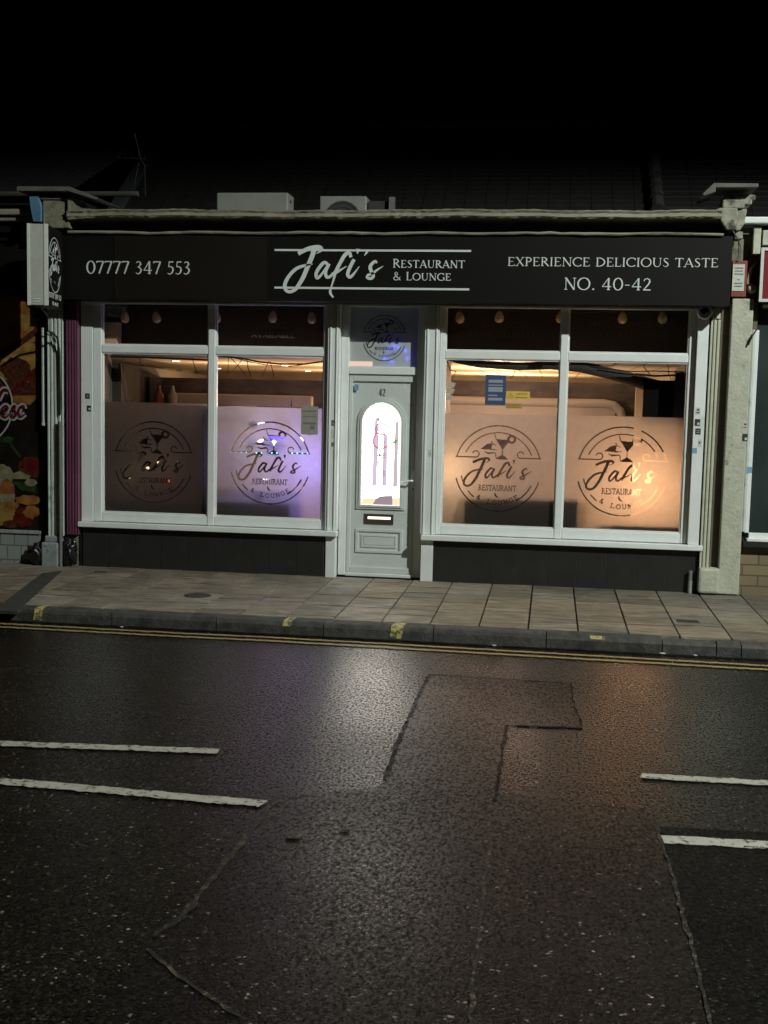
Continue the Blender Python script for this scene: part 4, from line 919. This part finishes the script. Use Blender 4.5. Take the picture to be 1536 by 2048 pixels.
# ceiling downlights
E_dl = emit('downlight_glow', (1, .78, .5), 9)
DL = [(352, 721, 'lit downlight seen in the clear strip of the leftmost pane'), (436, 736, 'lit downlight next to the left window mullion'), (570, 730, 'lit downlight above the round emblem of the purple pane'), (616, 741, 'lit downlight farthest right in the purple pane'), (1166, 726, 'faint lit downlight at the top left of the rightmost pane'), (1206, 733, 'bright lit downlight near the middle of the rightmost pane')]
for px, py, lab in DL:
    r = ray(px, py); t = (2.3995-CP.z)/r.z; p = CP+r*t
    d = thing('downlight', (p.x, p.y, 2.40), lab, 'downlight', 'ceiling downlights')
    MB().lathe([(.062, 0), (.062, -.008)], (p.x, p.y, 2.3995), 18).build('rim', M_upvc, d)
    MB().lathe([(.050, -.0085), (.046, -.012)], (p.x, p.y, 2.3995), 18).build('lit_disc', E_dl, d)
# marble panels with padded rails
for a0, a1, pz, lab, cat in ((432, 655, 757, 'brown marble-look partition behind the purple pane', 'partition'), (884, 1288, 760, 'brown marble-look partition behind the two right panes', 'partition')):
    xa, zt = W(a0, pz, 3.0); xb, _ = W(a1, pz, 3.0)
    MB().box(xa-(1.6 if xa < -1 else .6), xb, 3.0, 3.06, .1, zt).build('partition', M_marble, label=lab, cat=cat)
xa, zr = W(425, 799, 2.9); xb, _ = W(626, 801, 2.9)
MB().box(xa-.5, xb, 2.84, 2.99, zr-.085, zr+.075).build('bench_top', M_rail, label='pale padded bench top with square end, behind the purple pane', cat='bench', bevel=.02)
xa, zr = W(884, 800, 2.9); xb, _ = W(1228, 805, 2.9)
b = MB(); b.tube([(xa-.3, 2.9, zr), (xb-.12, 2.9, zr), (xb, 2.9, zr-.02), (xb+.08, 2.9, zr-.09), (xb+.10, 2.9, zr-.16)], .055, 12); b.box(xa-.3, xb+.02, 2.9, 2.99, zr-.25, zr-.02)
b.build('bench_top', M_rail, label='long pale padded bench top with rounded end, behind the right panes', cat='bench', smooth=False)
# bar front and seat backs close behind the frosted film
def block(name, p0, p1, ptop, y0, y1, m, label, cat, zb=.1):
    xa, zt = W(p0, ptop, y0); xb, _ = W(p1, ptop, y0)
    return MB().box(xa, xb, y0, y1, zb, zt).build(name, m, label=label, cat=cat, bevel=.02)
block('bar_counter', 415, 602, 972, .19, .6, M_wood, 'low wooden counter behind the lower purple pane', 'counter')
block('seat_back', 922, 1174, 985, .12, .42, M_cloth, 'dark seat back behind the lower part of the pane right of the door', 'seat')
block('seat_back', 1212, 1372, 1034, .14, .40, M_cloth, 'low dark seat back behind the lower rightmost pane', 'seat')
block('side_counter', 212, 420, 985, .16, .5, M_wood, 'dark wooden counter behind the leftmost frosted pane', 'counter')
xa, za = W(1288, 760, .30); xb, zb_ = W(1344, 905, .30)
MB().box(xa, xb+.02, .30, .33, zb_, za).build('menu_board', mat('menu_black', (.005, .0045, .004), .8, spec=.05), label='black board hanging behind the top right of the rightmost pane', cat='board')
xa, za = W(1351, 745, .26); xb, _ = W(1380, 760, .26)
MB().box(xa, xb, .26, .285, 1.40, za).build('side_curtain', M_cloth, label='dark curtain at the right edge of the rightmost pane', cat='curtain')
b = MB(); xx, zz = W(1283, 800, .9); b.box(xx-.06, xx+.05, .9, 1.0, .1, 2.2); b.box(xx-.06, W(1352, 950, .9)[0], .88, .8995, .1, 1.56)
b.build('cream_post', M_rail, label='cream post beside the black board in the rightmost pane', cat='post')
for px, m, lab in ((318, mat('orange_bottle', (.45, .14, .05), .25), 'orange bottle on the shelf behind the leftmost pane'), (345, mat('cream_bottle', (.50, .42, .28), .25), 'cream bottle on the shelf behind the leftmost pane')):
    x, z = W(px, 806, 2.0)
    MB().lathe([(.055, 0), (.06, .02), (.06, .15), (.03, .20), (.022, .25), (.022, .27)], (x, 2.0, z-.06), 12).build('bottle', m, label=lab, cat='bottle', smooth=True)
x0, z0 = W(308, 812, 2.0)
MB().box(-2.6, -.9, 1.9, 2.15, z0-.09, z0-.055).build('back_shelf', M_wood, label='shelf holding two bottles behind the leftmost pane', cat='shelf')
MB().prism([(-3.14, 1.9), (-3.47, 3.75), (-3.46, 3.75), (-3.13, 1.9)], .1, 2.15, 'z').build('side_door', M_dark, label='dark doorway in the left wall of the restaurant', cat='doorway')
# drape and wires across the clear strips
b = MB(); pts = []; rs = []
for px, py, r_ in ((893, 716, .02), (915, 721, .03), (960, 729, .04), (1040, 733, .042), (1100, 731, .045), (1128, 730, .06), (1160, 733, .06), (1210, 745, .06), (1260, 757, .065), (1310, 773, .075), (1350, 786, .085), (1380, 793, .07)):
    x, z = W(px, py, .36); pts.append((x, .36, z+random.uniform(-.004, .004))); rs.append(r_)
b.tube(pts, rs, 10, .5); b.build('black_drape', M_cloth, label='long black drape sagging across the tops of the two right panes', cat='drape', smooth=True)
def wire(pts, r_, label, y=.30):
    return MB().tube([w3(p[0], p[1], y) for p in pts], r_, 5).build('wire', M_cable, label=label, cat='wire', group='black wires behind the clear glass')
wire([(215, 713), (300, 715), (416, 720)], .011, 'straight thick black wire along the top of the leftmost pane')
wire([(245, 715), (246, 735), (247, 745)], .004, 'short vertical wire at the left of the leftmost pane')
wire([(280, 714), (282, 725), (286, 732)], .009, 'short thick wire stub hanging in the leftmost pane')
wire([(384, 714), (387, 725), (394, 748)], .004, 'thin wire slanting down the right of the leftmost pane')
wire([(430, 711), (480, 716), (520, 724), (560, 728), (610, 728), (652, 722)], .009, 'thick black wire sagging across the purple pane')
wire([(470, 716), (500, 724), (540, 731), (580, 733), (620, 727)], .004, 'thin black wire sagging below the thick one in the purple pane')
wire([(460, 714), (475, 730), (492, 752)], .004, 'thin wire slanting down right in the purple pane, left part')
wire([(485, 718), (462, 748)], .004, 'thin wire slanting down left in the purple pane, left part')
wire([(494, 720), (496, 735), (502, 754)], .005, 'near vertical wire in the purple pane')
wire([(537, 722), (530, 740), (523, 754)], .004, 'wire leaning left in the middle of the purple pane')
wire([(540, 722), (545, 740), (548, 755)], .004, 'wire leaning right in the middle of the purple pane')
wire([(457, 714), (456, 748)], .003, 'thin vertical wire at the left of the purple pane')
wire([(1140, 721), (1200, 724), (1270, 724), (1375, 722)], .009, 'straight thick black wire along the top of the rightmost pane')
wire([(1200, 735), (1260, 743), (1310, 742), (1368, 744)], .006, 'thin wire crossing the rightmost pane above the drape')
wire([(1335, 722), (1337, 745), (1342, 760)], .004, 'thin wire hanging at the right of the rightmost pane')
wire([(960, 716), (1010, 722), (1060, 718), (1118, 724)], .005, 'thin black wire above the drape in the pane right of the door')
wire([(1030, 742), (1026, 752), (1020, 757)], .004, 'short wire end hanging under the drape right of the blue notice')
wire([(1180, 716), (1188, 728), (1222, 732), (1240, 722)], .005, 'looping thin wire above the drape in the rightmost pane')
wire([(1290, 716), (1288, 735), (1300, 748)], .005, 'short hanging wire in the middle of the rightmost pane top')
wire([(1270, 748), (1310, 752), (1360, 750)], .010, 'dark cable bundle at the upper right of the rightmost pane')
wire([(895, 722), (900, 740), (912, 742), (903, 760)], .006, 'tangled wire at the left edge of the pane right of the door')
b = MB()
for k, (px, py) in enumerate(((902, 770), (900, 782), (897, 795))):
    x, z = W(px, py, .25); b.prism([(x-.05, z-.02), (x+.03, z-.03), (x+.05, z+.02), (x-.02, z+.035)], .24+k*.004, .243+k*.004)
b.build('paper_strip', mat('cream_paper', (.55, .48, .38), .7), label='torn cream paper strips at the left edge of the pane right of the door', cat='paper')
# coloured LED strips and neon shape in the bar
E_barl = emit('bar_light', (.8, .85, 1), 2.2)
E_cyan = emit('cyan_led', (.1, .9, .9), 3); E_blu = emit('blue_neon', (.12, .08, 1), 3)
b = MB()
for k in range(16):
    x, z = W(462+10.2*k, 905+.1*k, .20); b.lathe([(.0, -.008), (.008, -.004), (.008, .004), (.0, .008)], (x, .20, z), 8)
b.build('led_strip', E_cyan, label='row of cyan dots of light behind the purple pane emblem', cat='led strip')
b = MB(); xx, zz = W(556, 884, .25); b.prism([(xx-.10, zz+.06), (xx+.12, zz+.06), (xx+.02, zz-.07)], .25, .27); b.build('neon_sign', E_blu, label='small blue lit triangle behind the glass of the purple pane emblem', cat='neon sign')
MB().box(-1.81, -1.785, .10, 1.9, .1, 1.84).build('light_divider', M_wood, label='added dark panel behind the left window mullion, blocking purple light', cat='panel')  # added panel, keeps the lilac glow from leaking to the leftmost pane
E_glint = emit('glint_bead', (1, .72, .42), 1.6); E_glintred = emit('glint_bead_red', (1, .16, .08), 1.2)  # glowing beads added as the glints seen through the emblem
for px, py, m_, lab in ((262, 958, E_glint, 'leftmost added glint bead behind the brown pane emblem'), (338, 962, E_glintred, 'added red glint bead behind the brown pane emblem'), (318, 925, E_glint, 'added glint bead in the middle of the brown pane emblem'), (352, 922, E_glint, 'added glint bead right of the middle one in the brown pane emblem'), (342, 945, E_glintred, 'upper added red glint bead in the brown pane emblem'), (296, 936, E_glint, 'added glint bead left of the middle one in the brown pane emblem')):
    x, z = W(px, py, .22); MB().lathe([(.0, -.014), (.02, -.009), (.023, .007), (.0, .016)], (x, .22, z), 10).build('glint_bead', m_, label=lab, cat='glint bead', group='added glint beads behind the brown pane')
for px, py, lab in ((520, 880, 'round white bar light left of the blue triangle'), (548, 886, 'round white bar light right of the blue triangle'), (532, 955, 'pale bar light low in the purple pane emblem'), (522, 846, 'white bar light at the top arc of the purple pane emblem'), (600, 880, 'pale bar light at the right arc of the purple pane emblem')):
    x, z = W(px, py, .24); MB().lathe([(.0, -.03), (.035, -.02), (.04, .01), (.0, .035)], (x, .24, z), 12).build('bar_light', E_barl, label=lab, cat='bar light', group='bar lights behind the purple pane')
# lights of the room (placed by the glow on the panes, plus added ceiling fill)
def room_lamp(name, loc, e, col, size, label):
    t = thing(name, loc, label, 'lamp')
    MB().lathe([(.012, 0), (.008, .03), (.005, .08)], (loc[0], loc[1], loc[2]+size+.02), 8).build('lamp_base', M_cap, t)
    lamp(name+'_light', 'POINT', loc, e, col, t, size)
    return t
WARM = (1, .60, .30)
room_lamp('floor_lamp', (2.08, .5, .82), 2.2, (1, .60, .32), .05, 'small warm lamp low between the two seat backs')
room_lamp('wall_lamp', (2.64, .55, 1.15), 21, (1, .50, .23), .06, 'warm lamp glowing behind the rightmost frosted pane')
room_lamp('table_lamp', (1.10, 1.4, 1.95), 36, (1, .66, .50), .08, 'warm lamp glowing behind the pane right of the door')
room_lamp('side_lamp', (.69, .34, 1.25), 5, WARM, .05, 'warm lamp at the left edge of the pane right of the door')
room_lamp('violet_lamp', (-.72, .46, 1.28), 11, (.36, .28, 1), .05, 'violet lamp glowing behind the purple pane')
room_lamp('bar_lamp', (-1.15, .9, 1.75), 12, (.95, .72, .86), .08, 'pinkish lamp above the counter behind the purple pane')
room_lamp('ceiling_fill', (-2.7, 4.6, 1.75), 80, WARM, .08, 'dim added fill lamp deep behind the leftmost pane')  # this and the next four: unseen lamps added to brighten the ceiling
room_lamp('ceiling_fill', (1.0, 4.6, 1.75), 260, (1, .64, .32), .1, 'added warm fill lamp deep in the room behind the partition')
room_lamp('ceiling_fill', (.9, 8.6, 1.8), 300, (1, .64, .32), .1, 'added warm fill lamp at the far end of the room, right of centre')
room_lamp('ceiling_fill', (-1.6, 8.4, 1.8), 210, WARM, .1, 'added warm fill lamp at the far end of the room, left of centre')
room_lamp('ceiling_fill', (-1.0, 4.6, 1.75), 120, WARM, .1, 'added warm fill lamp deep in the room behind the purple pane')
E_fairy = emit('fairy_blue', (.06, .07, 1), 13)
for k, (px, py) in enumerate(((778, 698), (788, 693), (797, 694), (812, 702), (815, 717), (784, 723), (770, 717))):
    x, z = W(px, py, .135)
    b = MB(); b.lathe([(.0, -.011), (.011, -.006), (.011, .006), (.0, .011)], (x, .129, z), 10)
    b.build('fairy_light', E_fairy, label='blue fairy light behind the fanlight, ' + ('upper left of the cluster', 'just right of the upper left one', 'top of the cluster', 'right of the emblem', 'lower right of the cluster', 'bottom of the cluster', 'bottom left under the emblem')[k], cat='fairy light', group='blue fairy lights behind the fanlight')

# ================================================================== LEFT NEIGHBOUR
nl = thing('neighbour_shop', (-5, 1, .1), 'neighbouring shop at the left with food poster window and tiled base', 'shop')
MB().box(-8, -3.56, .02, 1.15, .1, 3.75).build('wall', M_dark, nl)
b = MB(); b.box(-8, -3.66, -.03, .018, .10, .44); b.build('tiled_base', M_ptile, nl)
MB().box(-8, -3.65, -.05, .018, .441, .475).build('ledge', M_plinth, nl, bevel=.006)
b = MB(); b.box(-3.80, -3.735, -.034, -.0305, .235, .315); b.box(-3.80, -3.77, -.036, -.0305, .235, .26); b.build('broken_tile', M_dark, nl)
b = MB(); b.box(-8, -3.60, -.30, .0, 3.74, 3.80).box(-8, -3.60, -.26, 0, 3.685, 3.7395); b.build('cornice', M_cornice, nl, bevel=.012)
b = MB(); b.box(-8, -3.62, -.12, .0, 2.99, 3.50).box(-8, -3.62, -.16, 0, 3.50, 3.53); b.box(-8, -3.64, -.20, .0, 3.58, 3.64); b.build('fascia', [M_black], nl)
# printed food poster filling the window
PM = [mat('poster_dark', (0.0099, 0.0077, 0.0060), .3, .5, 5), mat('poster_bread', (.22, .095, .026), .3, .5, 9), mat('poster_meat', (0.0550, 0.0176, 0.0088), .3, .7, 30), mat('poster_cheese', (.24, .14, .035), .3, .4, 12),
      mat('poster_red', (0.0731, 0.0085, 0.0054), .3, .5, 10), mat('poster_green', (0.0165, 0.0363, 0.0099), .3, .6, 14), mat('poster_pale', (0.1733, 0.1650, 0.0990), .3, .3, 14), mat('poster_white', (0.3025, 0.3080, 0.2915), .4, .05), mat('poster_maroon', (0.0770, 0.0077, 0.0121), .4, .2), mat('poster_egg', (0.1980, 0.0660, 0.0220), .3, .4, 12)]
b = MB(); b.m = 0; b.box(-8, -3.625, .0, .018, .48, 2.985); LY = [0]
def pol(pts, m):
    LY[0] += 1; b.m = m; b.prism([W(x, y, 0) for x, y in pts], -.0005*LY[0], 0)
def blob(cx, cy, rx, ry, m, a0=0, a1=360, wob=.06, n=22):
    pol([(cx+rx*(1+random.uniform(-wob, wob))*math.cos(R(a0+(a1-a0)*i/n)), cy+ry*(1+random.uniform(-wob, wob))*math.sin(R(a0+(a1-a0)*i/n))) for i in range(n+(0 if a1-a0 == 360 else 1))], m)
pol([(-200, 600), (60, 588), (86, 640), (88, 790), (-200, 800)], 2)
blob(-60, 640, 130, 62, 1); blob(20, 610, 34, 20, 1); blob(40, 645, 36, 16, 3); blob(10, 655, 40, 14, 1)
pol([(5, 720), (45, 690), (76, 668), (76, 700), (72, 735), (30, 760), (-20, 760)], 3)
blob(32, 740, 30, 26, 2, wob=.12); pol([(14, 790), (50, 756), (84, 730), (86, 742), (46, 785)], 4)
pol([(50, 782), (56, 762), (66, 764), (72, 785)], 6); pol([(30, 785), (86, 742), (86, 788)], 2)
pol([(20, 792), (80, 790), (60, 810), (30, 806)], 1)
blob(10, 880, 16, 7, 5, wob=.3); pol([(20, 884), (42, 912), (39, 916), (18, 890)], 5)
blob(62, 935, 26, 22, 2); blob(64, 930, 20, 15, 4, wob=.15); blob(4, 950, 22, 20, 6, wob=.15); pol([(22, 948), (40, 942), (62, 952), (58, 958), (26, 958)], 6)
pol([(24, 962), (50, 966), (72, 972), (70, 986), (40, 980)], 5); blob(62, 965, 12, 7, 6, wob=.2)
blob(14, 984, 15, 26, 9); pol([(0, 988), (30, 988), (28, 1006), (2, 1006)], 6)
blob(16, 1012, 22, 9, 1, wob=.1); blob(56, 1000, 26, 10, 1, wob=.2); blob(10, 1032, 26, 20, 3, wob=.2); blob(48, 1034, 20, 20, 4, wob=.12); blob(64, 1024, 16, 13, 1, wob=.2); blob(24, 1048, 18, 8, 2)
blob(-90, 960, 70, 60, 4); blob(-60, 1020, 60, 34, 1); blob(-120, 870, 60, 40, 5, wob=.2)
LY[0] += 1; b.m = 7
def pst(q, d=6): return [W(x, y, 0)+(w_*.0051,) for x, y, w_ in q]
b.ribbon(pst([(-32+58*math.cos(R(a)), 812-72*math.sin(R(a)), 3.4) for a in range(-180, 181, 8)]), front(0), .014, .001)
ESC = [smooth([(2, 826, 4), (12, 824, 4), (17, 816, 5), (12, 812, 5), (5, 820, 6), (5, 830, 6), (12, 835, 5), (21, 828, 3)]),
       smooth([(20, 830, 3), (27, 815, 5), (31, 812, 5), (30, 820, 6), (33, 828, 6), (28, 835, 6), (21, 832, 4)]),
       smooth([(50, 818, 5), (48, 812, 5), (41, 816, 6), (38, 826, 6), (42, 834, 5), (52, 828, 3)]),
       smooth([(-2, 800, 6), (4, 786, 7), (10, 780, 7), (18, 782, 6)]), smooth([(-18, 826, 4), (-12, 812, 6), (-16, 830, 6), (-8, 834, 5)])]
for k, q in enumerate(ESC): b.ribbon(pst([(x, y, w_+8) for x, y, w_ in q]), front(0), .0155+k*.0003, .001)
for k, q in enumerate(ESC): b.m = 8 if k != 3 else 4; b.ribbon(pst([(x, y, w_) for x, y, w_ in q]), front(0), .0185+k*.0003, .001)
b.build('food_poster', PM, nl)

# ================================================================== RIGHT NEIGHBOUR
nr = thing('neighbour_shop', (5, 1, .1), 'neighbouring shop at the right with dark window, red sign and buff block base', 'shop')
MB().box(3.64, 8, .06, .20, .1, 3.70).box(3.575, 3.64, .02, .20, .1, 3.7).build('wall', M_dark, nr)
MB().box(3.575, 8, -.02, .055, .12, .60).build('block_base', M_brick, nr)
b = MB(); b.box(3.60, 3.642, -.03, .05, .735, 2.7).box(3.642, 8, -.03, .05, .665, .735); b.build('window_frame', M_upvc, nr, bevel=.006)
MB().box(3.585, 8, -.10, -.0, .605, .66).build('sill', M_dark, nr)
MB().box(3.62, 8, -.085, .0, .655, .685).build('sill_edge', M_upvc, nr, bevel=.004)
sheet(3.64, 8, .735, 2.9, .02).build('pane', mat('dark_window', (.03, .042, .04), .06, .3, 1.5), nr)
b = MB(); b.m = 0; b.box(3.64, 8, -.16, -.02, 2.90, 3.46); b.m = 1; ring(b, 3.595, 8, 2.955, 3.46, .028, -.19, -.161); b.m = 2; b.box(3.63, 7.96, -.175, -.165, 2.99, 3.425)
b.build('shop_sign', [M_dark, M_alul, M_signred], nr)
b = MB(); b.box(3.53, 3.60, -.10, -.0, 3.41, 3.665).box(3.612, 3.72, -.12, -.0, 3.49, 3.63); b.build('cream_block', M_cream, nr, bevel=.006)
MB().box(3.42, 8, -.16, 0, 3.685, 3.75).build('gutter', M_upvc, nr, bevel=.015)
MB().box(3.5, 3.62, -.02, .02, 2.6, 3.45).build('brown_trim', mat('brown_trim_paint', (.10, .08, .05), .7), nr)
b = MB(); b.tube([(3.583, -.055, .75), (3.583, -.055, 2.70)], .016, 8); b.build('conduit_pipe', M_flute, label='thin grey pipe up the right edge of the cream pilaster', cat='pipe')
b = MB(); b.tube([(3.53, -.12, 2.55), (3.56, -.13, 2.63), (3.60, -.12, 2.70)], .008, 6); b.build('stay_rod', M_acdark, label='dark stay rod near the top of the cream pilaster', cat='rod')
sticker(1499, 940, .045, .06, -.072, 'sticker', [M_skyblue], 'blue sticker on the pipe at the right neighbour window', 'sticker', (), GS)

# ================================================================== THINGS ON THE GROUND
mx, my = G(395, 1191, .12)
b = MB(); b.lathe([(.112, .0), (.112, .0045), (.10, .005)], (mx, my, .121), 30); cv = thing('manhole_cover', (mx, my, .12), 'small round iron cover set in the left pavement', 'cover'); b.build('plate', M_iron, cv)
b = MB(); b.lathe([(.125, -.001), (.125, .002), (.113, .0022)], (mx, my, .121), 30); b.build('rim', M_drain, cv)
gx_, gy_ = G(1376, 1243, .12)
gr = thing('drain_grate', (gx_, gy_, .12), 'rectangular iron grate set in the right pavement', 'grate')
MB().box(gx_-.095, gx_+.095, gy_-.055, gy_+.055, .112, .1245).build('grate_frame', M_iron, gr)
b = MB()
for k in range(9): b.box(gx_-.085+.019*k, gx_-.075+.019*k, gy_-.045, gy_+.045, .1245, .128)
b.build('grate_bars', M_acdark, gr)
sx, sy = G(207, 1144, .12)
MB().box(sx-.09, sx+.03, sy-.05, sy+.03, .118, .1245).build('stop_valve_cover', M_iron, label='small dark square valve cover by the left tiled base', cat='cover')
b = MB(); b.lathe([(.022, 0), (.022, .13)], (3.10, -.07, .12), 12); b.m = 1; b.lathe([(.018, .13), (.020, .14), (.020, .22), (.014, .225)], (3.10, -.07, .12), 12)
b.build('pipe_stub', [M_ac, M_metal], label='short pale pipe stub standing against the right end of the dark tiles', cat='pipe')
def lump(name, c, sx_, sy_, sz, m, label, cat, seed):
    bm = bmesh.new(); bmesh.ops.create_icosphere(bm, subdivisions=4, radius=1); r = np.random.default_rng(seed); ph = r.uniform(0, 6, 12)
    for v in bm.verts:
        d = v.co.copy(); n_ = 1+.16*math.sin(d.x*5+ph[0])*math.sin(d.z*4+ph[1])+.10*math.sin(d.y*9+d.z*7+ph[2])+.07*math.sin(d.x*15+d.z*11+ph[3])
        v.co = Vector((d.x*sx_*n_+c[0], d.y*sy_*n_+c[1], max((d.z*n_+1)*sz, .0)+c[2]))
    me = bpy.data.meshes.new(name); bm.to_mesh(me); bm.free(); me.materials.append(m)
    for p in me.polygons: p.use_smooth = True
    o = bpy.data.objects.new(name, me); COL.objects.link(o); return tag(o, label, cat)
lump('bin_bag', (-3.30, -.09, .12), .075, .06, .15, M_bag, 'crumpled black bin bag below the purple strip, beside the dark tiles', 'bin bag', 3)
lump('crumpled_sheet', (-3.66, -.12, .12), .06, .05, .12, M_bag, 'crumpled black plastic sheet leaning by the left pilaster foot', 'plastic sheet', 8)
M_lit2 = mat('litter_white', (.5, .5, .47), .7)
for px, py, s, lab in ((243, 1256, .016, 'tiny white scrap in the gutter, left of the lit reflection'), (988, 1293, .022, 'flat white scrap on the gutter below the right window'), (1325, 1309, .03, 'white paper scrap by the kerb at the right, larger'), (1390, 1313, .018, 'small white scrap by the kerb at the far right'), (585, 1677, .035, 'flattened pale leaf on the road in front of the left white line'), (690, 1664, .02, 'small pale fleck on the road right of the flattened leaf'), (660, 1844, .02, 'small pale fleck on the road near the bottom middle')):
    x, y = G(px, py, 0); pts = [(x+s*random.uniform(.7, 1.2)*math.cos(a), y+s*.8*random.uniform(.6, 1.2)*math.sin(a)) for a in np.linspace(0, 2*math.pi, 8)[:-1]]
    MB().prism(pts, .0085, .0125, 'z').build('litter_scrap', M_lit2 if 'leaf' not in lab and 'fleck' not in lab else M_grit, label=lab, cat='litter', group='litter scraps on the road')
